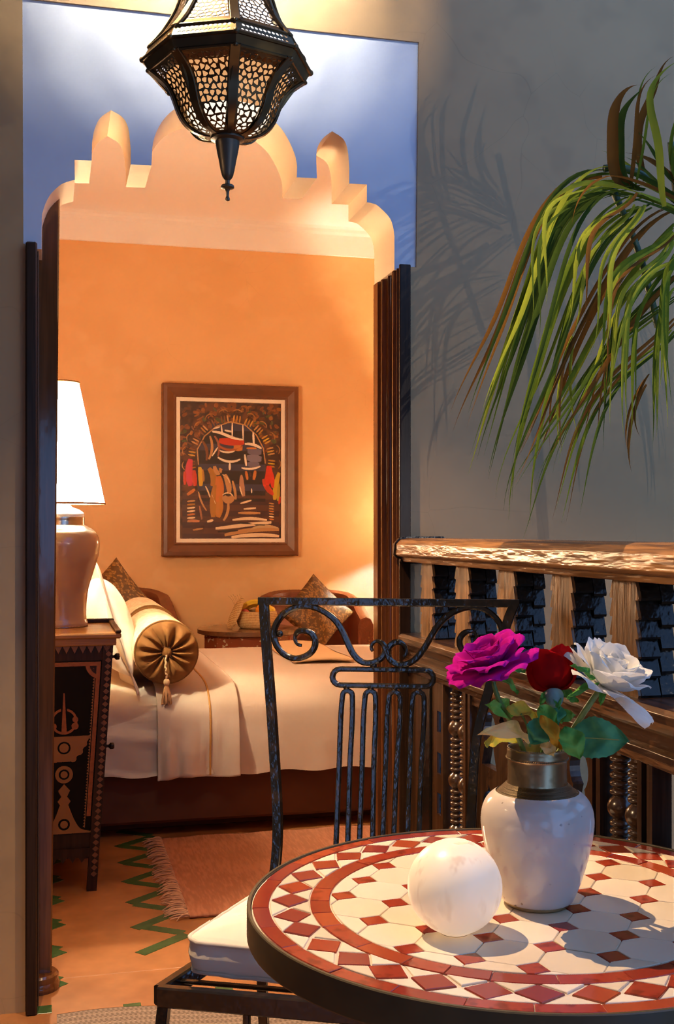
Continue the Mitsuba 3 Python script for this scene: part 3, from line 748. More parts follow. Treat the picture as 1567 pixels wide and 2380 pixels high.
def stroke(pts, w, col, layer=1, taper=0.35):
    """a dab of paint: a thin tapered ridge on the canvas; points in a 905 x 1235 picture"""
    P = np.array([(CX0 + (x - 305) / 905 * (CX1 - CX0), CZ1 - (y - 330) / 1235 * (CZ1 - CZ0)) for x, y in pts], float)
    P = curve(P, 9 if len(P) > 2 else 5)
    t = np.gradient(P, axis=0); t /= np.linalg.norm(t, axis=1, keepdims=True) + 1e-9
    n = np.stack([-t[:, 1], t[:, 0]], 1)
    k = len(P)
    ww = w / 905 * (CX1 - CX0) / 2 * (taper + (1 - taper) * np.sin(PI * np.linspace(0.06, 0.94, k)) ** 0.6)
    y = CYF - 0.0004 - layer * 0.0004
    b = sum(len(v) for v in SV)
    L, Rr = P - n * ww[:, None], P + n * ww[:, None]
    L, Rr = np.clip(L, (CX0, CZ0), (CX1, CZ1)), np.clip(Rr, (CX0, CZ0), (CX1, CZ1))
    v = np.concatenate([np.c_[L[:, 0], np.full(k, y), L[:, 1]], np.c_[P[:, 0], np.full(k, y - 0.0005), P[:, 1]], np.c_[Rr[:, 0], np.full(k, y), Rr[:, 1]]])
    SV.append(v); SC.append(np.tile(col, (3 * k, 1)))
    for i in range(k - 1):
        for a in (0, k):
            SF.append([b + a + i, b + a + k + i, b + a + k + i + 1]); SF.append([b + a + i, b + a + k + i + 1, b + a + i + 1])


BRN, DRK, OCH, TAN, CRM, RED, PNK, YEL, BLU, NVY, WHT, ORG, GRN = (0.16, 0.055, 0.018), (0.018, 0.014, 0.016), (0.38, 0.17, 0.03), (0.46, 0.24, 0.10), (0.74, 0.56, 0.38), (0.50, 0.045, 0.02), (0.56, 0.05, 0.09), (0.58, 0.36, 0.03), (0.13, 0.12, 0.19), (0.035, 0.035, 0.07), (0.78, 0.66, 0.54), (0.52, 0.17, 0.04), (0.06, 0.07, 0.03)
rs = random.Random(5)
for _ in range(220):                                        # rubbed-in ground
    x, y = rs.uniform(310, 1200), rs.uniform(335, 800)
    if math.hypot(x - 765, y - 860) < 330 and y > 500: continue
    c = rs.choice([BRN, BRN, (0.22, 0.075, 0.02), (0.09, 0.035, 0.015), (0.26, 0.10, 0.025), GRN])
    a = rs.uniform(0, PI)
    stroke([(x, y), (x + 55 * math.cos(a), y + 40 * math.sin(a))], rs.uniform(14, 40), c, 0)
arch = [(470 + 0, 900), (460, 760), (510, 660), (590, 580), (680, 525), (775, 508), (870, 528), (950, 585), (1010, 660), (1055, 770), (1065, 880)]
for k in range(12):                                         # dark passage under the arch
    y = 560 + k * 60
    hw = 300 * math.sqrt(max(0.0, 1 - ((y - 800) / 300) ** 2)) if y < 800 else 300
    stroke([(765 - hw, y), (765 + hw, y)], 74, DRK if k % 3 else NVY, 1, 0.9)
for k in range(8):
    stroke([(330, 1180 + k * 52), (1190, 1180 + k * 52)], 66, (0.045, 0.020, 0.024) if k % 2 else (0.075, 0.030, 0.022), 1, 0.9)
for th in range(12):                                        # scalloped arch
    a = math.radians(188 - th * 17.5)
    x, y = 765 + 385 * math.cos(a), 850 - 400 * math.sin(a)
    for r, c, w in ((52, (0.05, 0.02, 0.012), 58), ):
        stroke([(x - 26, y - 12), (x + 20, y + 16)], w, c, 2, 0.8)
    nx_, ny_ = math.cos(a), -math.sin(a)
    stroke([(x + nx_ * 36 - ny_ * 40, y + ny_ * 36 + nx_ * 40), (x + nx_ * 56, y + ny_ * 56), (x + nx_ * 36 + ny_ * 40, y + ny_ * 36 - nx_ * 40)], 9, (0.34, 0.15, 0.04), 3)
    for q in (-26, 2, 28):
        bx_, by_ = x - nx_ * 60 - ny_ * q, y - ny_ * 60 + nx_ * q
        stroke([(bx_, by_), (bx_ + nx_ * 62, by_ + ny_ * 62)], 15, rs.choice([OCH, TAN, YEL, (0.5, 0.26, 0.05)]) if th > 5 or rs.random() > 0.45 else BRN, 3)
stroke(arch, 12, (0.42, 0.22, 0.09), 4, 0.8)
for pts, w, c in [([(590, 600), (690, 620), (780, 655), (870, 668)], 26, WHT), ([(670, 540), (680, 620)], 13, WHT), ([(768, 520), (768, 640)], 15, WHT), ([(862, 535), (866, 660)], 15, WHT), ([(955, 600), (962, 715)], 20, WHT), ([(880, 705), (960, 712), (1030, 745)], 26, WHT), ([(700, 585), (770, 600)], 18, WHT), ([(600, 575), (660, 555)], 14, WHT),
                  ([(650, 680), (760, 690), (875, 690)], 66, RED), ([(780, 740), (860, 745)], 60, ORG), ([(640, 720), (720, 760), (860, 725)], 24, (0.35, 0.09, 0.03)), ([(650, 765), (720, 785), (790, 770)], 16, WHT), ([(640, 830), (740, 868), (840, 845)], 22, WHT), ([(660, 800), (750, 820), (850, 800)], 40, DRK), ([(747, 880), (745, 945)], 20, WHT), ([(500, 680), (540, 760), (540, 860)], 26, BRN), ([(570, 640), (590, 740), (560, 850)], 24, TAN), ([(610, 640), (650, 720), (640, 820)], 22, (0.25, 0.08, 0.04)), ([(640, 740), (590, 820)], 14, WHT),
                  ([(905, 770), (1030, 780)], 60, BLU), ([(900, 830), (1030, 840)], 70, (0.17, 0.16, 0.24)), ([(900, 890), (1010, 890)], 50, BLU), ([(880, 800), (893, 905)], 20, WHT), ([(850, 922), (940, 930), (1020, 905)], 20, WHT), ([(895, 745), (985, 745)], 20, ORG), ([(890, 950), (905, 1030)], 26, ORG), ([(975, 945), (960, 1030)], 30, ORG), ([(925, 960), (935, 1000)], 20, (0.05, 0.02, 0.02)),
                  ([(400, 850), (385, 960), (400, 1090)], 64, PNK), ([(430, 950), (440, 1090)], 44, RED), ([(350, 960), (350, 1080)], 30, RED), ([(440, 1120), (370, 1170)], 30, ORG), ([(480, 920), (490, 1010), (490, 1090)], 44, YEL), ([(505, 940), (515, 1050)], 24, OCH), ([(1095, 900), (1095, 1000), (1060, 1090)], 66, (0.62, 0.04, 0.02)), ([(1050, 1020), (1090, 1110), (1140, 1160)], 50, RED), ([(1120, 960), (1135, 1100)], 44, (0.62, 0.04, 0.02)), ([(1190, 960), (1160, 1080), (1150, 1210)], 46, YEL), ([(1185, 1060), (1180, 1220)], 30, (0.42, 0.30, 0.03)), ([(1195, 1180), (1190, 1250)], 24, RED),
                  ([(610, 910), (640, 970), (670, 930)], 46, TAN), ([(560, 930), (600, 1000), (590, 1090)], 56, OCH), ([(640, 1000), (650, 1120), (640, 1230)], 90, ORG), ([(700, 985), (735, 1080), (740, 1160)], 50, TAN), ([(620, 1080), (600, 1220), (600, 1370)], 60, OCH), ([(650, 1180), (655, 1290), (640, 1370)], 66, (0.48, 0.20, 0.04)), ([(590, 1170), (620, 1250)], 14, CRM), ([(690, 1180), (730, 1215), (780, 1180)], 66, TAN), ([(680, 1170), (740, 1150), (780, 1190)], 12, CRM), ([(730, 1230), (725, 1330), (690, 1400)], 26, TAN), ([(545, 1410), (600, 1395)], 22, CRM), ([(770, 1040), (790, 1120), (800, 1210)], 24, TAN), ([(530, 1090), (550, 1130), (570, 1190)], 14, CRM), ([(640, 930), (665, 980)], 12, DRK), ([(680, 985), (720, 1010), (745, 1060)], 12, CRM),
                  ([(850, 1000), (855, 1090), (870, 1180)], 44, (0.42, 0.22, 0.14)), ([(835, 1090), (860, 1170)], 18, CRM), ([(850, 985), (850, 1010)], 20, TAN), ([(940, 1110), (942, 1150)], 12, WHT), ([(470, 1140), (500, 1240), (540, 1310)], 16, TAN), ([(480, 1270), (500, 1390)], 18, (0.3, 0.12, 0.06)),
                  ([(840, 1245), (940, 1215)], 18, CRM), ([(870, 1295), (980, 1285)], 18, CRM), ([(820, 1330), (1020, 1330)], 24, TAN), ([(770, 1395), (930, 1380), (1080, 1395)], 26, CRM), ([(620, 1470), (800, 1450), (1000, 1425), (1120, 1415)], 34, CRM), ([(700, 1530), (900, 1490), (1190, 1480)], 40, TAN), ([(760, 1550), (950, 1530), (1190, 1540)], 34, CRM), ([(900, 1500), (1080, 1450), (1180, 1470)], 30, (0.5, 0.33, 0.18)), ([(420, 1485), (510, 1470)], 16, TAN), ([(640, 1500), (820, 1490)], 20, DRK), ([(820, 1420), (1060, 1440)], 18, DRK)]:
    stroke(pts, w, c, 5)
for k in range(7):
    stroke([(370, 1230 + k * 30), (440, 1222 + k * 30)], 17, rs.choice([TAN, ORG, CRM, OCH]), 5)
    stroke([(1098, 1240 + k * 24), (1142, 1246 + k * 24)], 14, rs.choice([TAN, ORG, CRM]), 5)
stroke([(375, 1400), (480, 1405)], 26, (0.5, 0.2, 0.1), 6)
pk = put(fp + '__brushwork', trimesh.Trimesh(np.vstack(SV), np.array(SF), process=False), 'm_paint', False, color=np.vstack(SC))
say(pk, 'raised dabs of paint showing robed figures under a scalloped arch', None, None, 'stuff')


# ---- armchairs, cushions, side table with fruit
def armchair(cx, y0, w, d, zb, label, rot=0.0):
    k = thing('armchair', label, 'armchair', 'leather armchairs against the back wall')
    n = 40
    a = np.linspace(-0.5, 0.5, n)
    hw = w / 2 - 0.05
    path = [(-hw, -d / 2), (-hw, d / 2 - 0.20), (-hw + 0.06, d / 2 - 0.07), (-hw + 0.20, d / 2), (hw - 0.20, d / 2), (hw - 0.06, d / 2 - 0.07), (hw, d / 2 - 0.20), (hw, -d / 2)]
    P = prof(path, n)
    top = np.interp(P[:, 1], [-d / 2, -d / 2 + 0.1, d / 2 - 0.12, d / 2], [zb - 0.16, zb - 0.12, zb - 0.02, zb])
    t = 0.05
    tn = np.gradient(P, axis=0); tn /= np.linalg.norm(tn, axis=1, keepdims=True)
    nn = np.stack([tn[:, 1], -tn[:, 0]], 1)
    sec = []
    for i in range(n):
        q = [(-t, 0.07), (t, 0.07), (t, top[i] - 0.05), (t * 0.7, top[i] - 0.015), (0, top[i]), (-t * 0.7, top[i] - 0.015), (-t, top[i] - 0.05)]
        sec.append([(P[i, 0] + nn[i, 0] * o, P[i, 1] + nn[i, 1] * o, z) for o, z in q])
    v = np.array(sec).reshape(-1, 3)
    m = 7
    f = []
    for i in range(n - 1):
        for j in range(m):
            f.append([i * m + j, i * m + (j + 1) % m, (i + 1) * m + (j + 1) % m, (i + 1) * m + j])
    sh = cat(mesh(v, np.array(f)), hull(v[:m]), hull(v[-m:]))
    W = trans(cx, y0, 0) @ rotz(rot)
    put(k + '__shell', moved(sh, W), 'm_leather', 40)
    put(k + '__seat', moved(rbox(-hw + 0.05, hw - 0.05, -d / 2 - 0.02, d / 2 - 0.06, 0.20, 0.43, 0.04), W), 'm_leather', 40)
    for sx in (-1, 1):
        for sy in (-1, 1):
            put(k + '__foot', moved(cbox(sx * (hw - 0.02) - 0.02, sx * (hw - 0.02) + 0.02, sy * (d / 2 - 0.10) - 0.02, sy * (d / 2 - 0.10) + 0.02, 0, 0.09), W), 'm_polished')
    return k, W, hw, d


armchair(0.36, 7.08, 0.76, 0.70, 0.893, 'brown leather armchair behind the bolsters, left of the fruit table')
ak, W, hw, d = armchair(1.64, 7.22, 0.72, 0.42, 0.862, 'brown leather armchair right of the fruit table, with a lozenge cushion')
stud = [moved(trimesh.creation.icosphere(subdivisions=1, radius=0.006), W @ trans(hw + 0.02, -d / 2 - 0.002, 0.12 + 0.018 * k)) for k in range(26)]
say(put(ak + '__nail_trim', cat(*stud), 'm_brass', True), None, None, None, 'stuff')
c1 = thing('throw_cushion', 'dark brocade cushion with a red side standing on its corner in the left armchair', 'cushion')
mc = trans(0.345, 6.72, 0.785) @ rotz(math.radians(-30)) @ rota(math.radians(80), [1, 0, 0]) @ rotz(PI / 4)
cu = cushion(0.45, 0.45, 0.14, 0.06, 26)
up, dn = cu.copy(), cu.copy()
fc = cu.triangles_center[:, 2] > 0
up.update_faces(fc); dn.update_faces(~fc)
put(c1 + '__brocade_face', moved(up, mc), 'm_brocade', True)
put(c1 + '__red_back', moved(dn, mc), 'm_redcloth', True)
c2 = thing('throw_cushion', 'gold brown brocade cushion standing on its corner in the right armchair', 'cushion')
put(c2 + '__brocade_cover', moved(cushion(0.36, 0.36, 0.14, 0.06, 26), trans(1.635, 7.03, 0.735) @ rotz(math.radians(6)) @ rota(math.radians(74), [1, 0, 0]) @ rotz(PI / 4)), 'm_brocade', True)
TCX, TCY = 1.145, 6.735
st = thing('side_table', 'round dark polished side table with inlaid apron between the two armchairs', 'table')
put(st + '__tabletop', lathe(prof([(0, 0.640), (0.28, 0.640), (0.302, 0.648), (0.308, 0.660), (0.302, 0.672), (0.28, 0.676), (0, 0.676)], 24), 56, (TCX, TCY, 0)), 'm_polished', 40)
put(st + '__apron', lathe([(0, 0.52), (0.262, 0.52), (0.262, 0.640), (0, 0.640)], 10, (TCX, TCY, 0)), 'm_apron')
put(st + '__pedestal', lathe(prof([(0.24, 0), (0.24, 0.03), (0.12, 0.10), (0.10, 0.40), (0.20, 0.52)], 20), 32, (TCX, TCY, 0)), 'm_polished', 40)
bk = thing('fruit_basket', 'round woven straw basket of fruit on the side table', 'basket')
bc = np.array([1.195, 6.70])
coil = [(0.0, 0.0), (0.095, 0.0), (0.113, 0.012), (0.124, 0.045), (0.118, 0.082), (0.108, 0.102), (0.101, 0.102), (0.112, 0.080), (0.116, 0.045), (0.10, 0.016), (0.0, 0.012)]
put(bk + '__woven_bowl', lathe(prof(coil, 60), 48, (*bc, 0.676)), 'm_basket', 40)
lid = lathe(prof([(0, 0.012), (0.06, 0.020), (0.10, 0.010), (0.106, 0.0), (0.10, -0.006), (0.0, 0.0)], 24), 40)
put(bk + '__leaning_lid', moved(lid, trans(1.064, 6.70, 0.757) @ rota(math.radians(-66), [0, 1, 0]) @ rotz(0.4)), 'm_basket', 40)
gr = thing('dried_grass', 'small sprig of dried grass stuck in the lid of the basket', 'dried grass')
say(put(gr + '__stalks', cat(*[sweep(curve([(1.057, 6.69, 0.80), (1.042 + 0.010 * k, 6.685, 0.84), (1.017 + 0.013 * k, 6.68, 0.868 + 0.006 * (k % 3))], 5), circ(0.0011, 4)) for k in range(7)]), 'm_straw'), None, None, None, 'stuff')
for q, (dx, dz, lab) in enumerate(((0.0, 0.0, 'yellow banana arching over the left of the fruit basket'), (0.020, -0.012, 'yellow banana lying under the other one in the fruit basket'))):
    a = np.linspace(math.radians(175), math.radians(35), 22)
    P = np.stack([bc[0] - 0.005 + dx + 0.098 * np.cos(a), np.full(22, bc[1] + 0.030 + 0.036 * q), 0.742 + dz + 0.085 * np.sin(a)], 1)
    bn = thing('banana', lab, 'banana')
    put(bn + '__fruit', sweep(P, circ(0.017, 6), ref=(0, 1, 0), scale=np.clip(np.sin(PI * np.linspace(0.03, 0.97, 22)) * 2.2, 0.25, 1)), 'm_banana', 50)
    put(bn + '__stalk', sweep([P[-1], P[-1] + np.array([0.018, 0, -0.012])], circ(0.005, 6)), 'm_straw')
for dx, dy, dz, r, m, nm, lab in ((0.018, -0.045, 0.104, 0.039, 'm_orangefruit', 'orange', 'orange in the middle of the fruit basket'), (0.072, -0.02, 0.095, 0.036, 'm_banana', 'lemon', 'yellow lemon at the right of the fruit basket'), (-0.078, -0.01, 0.082, 0.032, 'm_apple', 'apple', 'small red apple at the left rim of the basket')):
    fk = thing(nm, lab, nm)
    put(fk + '__fruit', moved(vnoise(trimesh.creation.icosphere(subdivisions=3, radius=r), 0.001, 60, 4), trans(bc[0] + dx, bc[1] + dy, 0.676 + dz)), m, True)
    put(fk + '__stalk', sweep([(bc[0] + dx, bc[1] + dy, 0.676 + dz + r - 0.003), (bc[0] + dx + 0.002, bc[1] + dy, 0.676 + dz + r + 0.006)], circ(0.003, 6)), 'm_straw')

# ---- bedroom rug with its fringe, gallery mat
rg = thing('rug', 'salmon flat-woven rug with a knotted fringe beside the bed', 'rug')
put(rg + '__weave', vnoise(grid(lambda U, V: np.stack([0.435 + 1.25 * U, 3.68 + 0.965 * V, 0.007 + 0.002 * np.sin(U * 30) * np.sin(V * 17)], -1), 50, 40, 0.008), 0.001, 9, 2, (0, 0, 1)), 'm_rug', True)
rf = random.Random(3)
fr = []
for k in range(58):
    y = 3.69 + 0.95 * k / 57 + rf.uniform(-0.004, 0.004)
    for s in range(3):
        L = rf.uniform(0.045, 0.085)
        b = rf.uniform(-0.03, 0.03)
        fr.append(sweep(curve([(0.438, y, 0.008), (0.438 - L * 0.5, y + b * 0.5 + 0.004 * (s - 1), 0.009 + 0.004 * s), (0.438 - L, y + b, 0.004)], 5), circ(0.0026, 5), scale=[1, 1.2, 1, 0.9, 0.5]))
say(put(rg + '__fringe', cat(*fr), 'm_fringe', True), 'pale knotted fringe', None, None, 'stuff')
mt = thing('doormat', 'grey brown ribbed cotton mat on the gallery floor before the doorway', 'mat')
put(mt + '__weave', grid(lambda U, V: np.stack([0.015 + 0.91 * U, 2.10 + (0.885 + 0.012 * np.sin(U * 9)) * V - 0.02 * U, 0.010 + 0.003 * np.sin(V * 190) + 0.006 * np.sin(U * 7 + 1) * V], -1), 60, 400, 0.008), 'm_mat', True)

# ================================================================ gallery things
# ---- pierced lantern
LC = np.array((0.3160, 2.0859, 2.1098))[:2]
LA = math.radians(-101.5) - CAM_YAW                          # direction of the facet that faces the camera
ln = thing('lantern', 'pierced dark brass eight-sided hanging lantern with a pointed foot before the lobed arch', 'lantern')
TAN8 = math.tan(PI / 8)
DOME = [(0.132, 2.130), (0.106, 2.165), (0.086, 2.205), (0.073, 2.255), (0.066, 2.31), (0.060, 2.37), (0.052, 2.42)]
STRIP = [(0.143, 2.106), (0.132, 2.130)]
RIM = [(0.134, 2.088), (0.143, 2.106)]
BOWL = [(0.030, 1.974), (0.052, 1.979), (0.069, 1.991), (0.081, 2.009), (0.088, 2.028), (0.094, 2.046), (0.103, 2.062), (0.118, 2.076), (0.134, 2.088)]


def facet_map(P, n=60):
    """arc length -> (apothem, z) along one facet"""
    c = prof(P, n)
    s = np.concatenate([[0], np.cumsum(np.linalg.norm(np.diff(c, axis=0), axis=1))])
    return lambda q: (np.interp(q, s, c[:, 0]), np.interp(q, s, c[:, 1])), s[-1]


def pierced(P, kind, seed, rib=0.0095, thick=0.0012):
    fm, L = facet_map(P)
    ss = np.linspace(0, L, 40)
    hw = fm(ss)[0] * TAN8
    face = Polygon(list(zip(hw, ss)) + list(zip(-hw[::-1], ss[::-1])))
    r = np.random.default_rng(seed)
    holes = []
    if kind == 'round':
        for row, s in enumerate((0.30, 0.72)):
            h = float(fm(s * L)[0]) * TAN8 - rib
            k = int(2 * h / 0.0078)
            for x in np.linspace(-h + 0.004, h - 0.004, k) + (0.0018 if row else 0):
                holes.append(Point(x, s * L).buffer(0.0032, 3))
    else:
        inner = Polygon(list(zip(np.maximum(hw - rib, 0.0005), ss)) + list(zip(-np.maximum(hw - rib, 0.0005)[::-1], ss[::-1]))).intersection(sbox(-1, L * 0.05, 1, L * (0.955 if kind == 'tri' else 0.99))).buffer(-0.0006)
        g = 0.0118 if kind == 'tri' else 0.0112
        pts = []
        for i, s in enumerate(np.arange(-g, L + g, g * 0.9)):
            for x in np.arange(-0.08, 0.08, g):
                pts.append((x + (g / 2 if i % 2 else 0) + r.uniform(-.24, .24) * g, s + r.uniform(-.24, .24) * g))
        vo = Voronoi(np.array(pts))
        for i, reg in enumerate(vo.point_region):
            vs = vo.regions[reg]
            if -1 in vs or len(vs) < 3: continue
            cell = Polygon(vo.vertices[vs]).intersection(inner)
            if cell.is_empty or cell.geom_type != 'Polygon' or cell.area < 1.2e-5: continue
            if kind == 'tri':
                c = cell.centroid
                a = r.uniform(0, 2 * PI)
                q = 0.0068
                tri = Polygon([(c.x + q * math.cos(a + k * 2.094), c.y + q * math.sin(a + k * 2.094)) for k in range(3)]).buffer(0.0004, 1)
                cell = tri.intersection(cell.buffer(-0.0009))
            else:
                cell = cell.buffer(-0.0016, 2).buffer(0.0006, 2)
            if not cell.is_empty and cell.geom_type == 'Polygon' and cell.area > 5e-6: holes.append(cell)
    pl = face.difference(unary_union(holes))
    m = extr(pl, thick)
    if max(e for e in m.extents) > 0.02:                      # enough rows for the facet's curve
        for _ in range(1):
            pass
    v = np.array(m.vertices)
    ap, z = fm(v[:, 1])
    e = 1e-4
    a2, z2 = fm(np.clip(v[:, 1] + e, 0, L)); a1, z1 = fm(np.clip(v[:, 1] - e, 0, L))
    t = np.stack([a2 - a1, z2 - z1], 1); t /= np.linalg.norm(t, axis=1, keepdims=True) + 1e-12
    ap = ap + t[:, 1] * (v[:, 2] - thick); z = z - t[:, 0] * (v[:, 2] - thick)
    return trimesh.Trimesh(np.stack([ap, v[:, 0], z], 1), m.faces, process=False)


for nm, P, kind, nv in (('upper_panel', DOME, 'cells', 3), ('lower_panel', BOWL, 'tri', 3), ('rim_strip', STRIP, 'round', 1)):
    variants = [mikit.ply(pierced(P, kind, 20 + k), 'm_lantern') for k in range(nv)]
    for k in range(8):
        put(ln + '__' + nm, variants[k % nv], None, to_world=trans(LC[0], LC[1], 0) @ rotz(LA + k * PI / 4))
plain = []
rimc = prof(RIM, 4)
for k in range(8):
    v = []
    for ap, z in rimc:
        for s in (-1, 1): v.append((ap, s * ap * TAN8, z))
    q = [[i * 2, i * 2 + 1, i * 2 + 3, i * 2 + 2] for i in range(3)]
    plain.append(moved(mesh(v, np.array(q)), trans(LC[0], LC[1], 0) @ rotz(LA + k * PI / 4)))
put(ln + '__rim_band', cat(*plain), 'm_lantern')
for P, w, nm in ((DOME, 0.017, 'upper_rib'), (BOWL, 0.019, 'lower_rib')):
    c = prof(P, 26)
    pth = np.stack([c[:, 0] / math.cos(PI / 8), 0 * c[:, 0], c[:, 1]], 1)
    wv = np.clip(c[:, 0] / 0.09, 0.45, 1.0)
    rb = mikit.ply(sweep(pth, rect(w, 0.004, 0.001), ref=(0, 1, 0.0001), scale=wv).apply_transform(np.eye(4)), 'm_lantern', smooth=30)
    rb2 = sweep(pth, np.c_[rect(w, 0.005, 0.0012)[:, 1], rect(w, 0.005, 0.0012)[:, 0]], ref=(0, 1, 0.0001), scale=wv)
    rb2 = mikit.ply(rb2, 'm_lantern', smooth=30)
    for k in range(8):
        put(ln + '__' + nm, rb2, None, to_world=trans(LC[0], LC[1], 0) @ rotz(LA + PI / 8 + k * PI / 4))
for ap, z, r, nm in ((0.143, 2.106, 0.0042, 'rim_bead'), (0.132, 2.130, 0.003, 'fold_bead'), (0.134, 2.087, 0.003, 'fold_bead')):
    a = LA + PI / 8 + np.arange(8) * PI / 4
    R = ap / math.cos(PI / 8)
    put(ln + '__' + nm, cat(*[sweep([(LC[0] + R * math.cos(a[k]), LC[1] + R * math.sin(a[k]), z), (LC[0] + R * math.cos(a[k - 1]), LC[1] + R * math.sin(a[k - 1]), z)], circ(r, 6)) for k in range(8)],
                            *[moved(trimesh.creation.icosphere(subdivisions=1, radius=r * 1.35), trans(LC[0] + R * math.cos(q), LC[1] + R * math.sin(q), z)) for q in a]), 'm_lantern')
put(ln + '__neck_cone', lathe(prof([(0.031, 1.978), (0.0315, 1.971), (0.0225, 1.967), (0.0215, 1.960), (0.016, 1.932), (0.0095, 1.903), (0.007, 1.899), (0.004, 1.896), (0.0, 1.896)], 24), 24, (*LC, 0)), 'm_lantern_dark', 40)
mat('m_lantern_dark', (0.09, 0.075, 0.06), 0.4, metal=0.8)
put(ln + '__finial', lathe(prof([(0, 1.899), (0.004, 1.897), (0.0045, 1.890), (0.0115, 1.887), (0.0125, 1.883), (0.0045, 1.879), (0.003, 1.875), (0.0025, 1.866), (0.0042, 1.864), (0.004, 1.860), (0, 1.858)], 30), 20, (*LC, 0)), 'm_lantern_dark', 40)
put(ln + '__crown', lathe(prof([(0.060, 2.415), (0.062, 2.43), (0.04, 2.47), (0.02, 2.50), (0.012, 2.54), (0, 2.545)], 16), 24, (*LC, 0)), 'm_lantern_dark', 40)
links = []
for k in range(28):
    a = np.linspace(0, 2 * PI, 11)[:-1]
    lk = sweep(np.stack([0.008 * np.cos(a), 0 * a, 0.018 * np.sin(a)], 1), circ(0.0022, 5), ref=(0, 1, 0), closed=True)
    links.append(moved(lk, trans(LC[0], LC[1], 2.555 + 0.0288 * k) @ rotz(k * PI / 2)))
put(ln + '__chain', cat(*links), 'm_lantern_dark', True)
# frosted amber glass bowl in the lower body, and a glowing dome liner in place of a bulb
for nm, P, L, c in (('frosted_glass', [(0.030, 1.980), (0.050, 1.985), (0.066, 1.998), (0.0765, 2.015)], 1.5, (1.0, 0.78, 0.58)), ('amber_glass', [(0.0765, 2.015), (0.083, 2.031), (0.090, 2.052), (0.102, 2.071), (0.112, 2.079)], 0.72, (1.0, 0.50, 0.20))):
    g = put(ln + '__' + nm, lathe(prof(P, 16), 40, (*LC, 0)), 'm_glass', True)
    scene[g]['emitter'] = {'type': 'area', 'sampling_weight': 0.4, 'radiance': rgb([x * L for x in c])}
g = put(ln + '__glowing_liner', lathe(prof([(0.112, 2.125), (0.092, 2.165), (0.075, 2.205), (0.063, 2.255), (0.056, 2.31), (0.050, 2.37), (0.044, 2.41)], 16), 40, (*LC, 0)), 'm_glass', True)
scene[g]['emitter'] = {'type': 'area', 'sampling_weight': 0.4, 'radiance': rgb([x * LANTERN_L for x in (0.95, 0.86, 0.90)])}

# ---- wrought iron chair
CA, CU, CN = np.array([0.4359, 2.396]), np.array([0.9001, -0.4356]), np.array([-0.4356, -0.9001])


LEAN = math.tan(math.radians(7))


def S(u, w, z):                                            # seat coordinates; w counts from under the leaning back's top rail
    q = CA + CU * u + CN * (w if w > 0.3 else LEAN * 0.67 + w * (1 - LEAN * 0.67 / 0.455))
    return (q[0], q[1], z)


CN3, CU3 = (CN[0], CN[1], LEAN), (CU[0], CU[1], 0.0)
ch = thing('iron_chair', 'black wrought iron chair with scrolled back and hairpin slats behind the mosaic table', 'chair')
put(ch + '__top_rail', sweep([(0.4306, 2.3977, 1.1014), (0.9244, 2.1589, 1.1030)], rect(0.016, 0.018), ref=CN3), 'm_iron', 30)
put(ch + '__post', sweep(curve([(0.4401, 2.3937, 1.1061), (0.4449, 2.3744, 0.9816), (0.4516, 2.3518, 0.8395), (0.4546, 2.3384, 0.7518), (0.4508, 2.3143, 0.5615), S(0.031, 0.0, 0.44), S(0.028, -0.01, 0.20), S(0.02, -0.05, 0.024)], 40), rect(0.019, 0.019), ref=CN3), 'm_iron', 30)
put(ch + '__post', sweep(curve([(0.9183, 2.1623, 1.1064), (0.8861, 2.1659, 1.0183), (0.8599, 2.1656, 0.9231), (0.8396, 2.1660, 0.8542), (0.8261, 2.1598, 0.7605), (0.8159, 2.1498, 0.6510), S(0.440, 0.0, 0.44), S(0.445, -0.01, 0.20), S(0.45, -0.05, 0.024)], 40), rect(0.019, 0.019), ref=CN3), 'm_iron', 30)
sc1 = [(0.5122, 2.3457, 1.0100), (0.5022, 2.3512, 1.0152), (0.5001, 2.3541, 1.0286), (0.5071, 2.3521, 1.0386), (0.5189, 2.3467, 1.0406), (0.5321, 2.3395, 1.0355), (0.5392, 2.3339, 1.0195), (0.5336, 2.3339, 0.9998), (0.5174, 2.3400, 0.9869), (0.4972, 2.3493, 0.9829), (0.4764, 2.3606, 0.9922), (0.4625, 2.3700, 1.0116), (0.4589, 2.3750, 1.0358), (0.4671, 2.3743, 1.0594), (0.4862, 2.3679, 1.0805), (0.5110, 2.3573, 1.0908), (0.5362, 2.3451, 1.0903), (0.5609, 2.3315, 1.0790), (0.5812, 2.3192, 1.0605), (0.5945, 2.3094, 1.0358), (0.6044, 2.3011, 1.0103), (0.6152, 2.2930, 0.9893), (0.6312, 2.2837, 0.9774), (0.6476, 2.2758, 0.9778), (0.6642, 2.2690, 0.9870), (0.6728, 2.2670, 1.0030), (0.6685, 2.2710, 1.0170), (0.6572, 2.2772, 1.0221), (0.6480, 2.2806, 1.0148), (0.6492, 2.2783, 1.0016)]
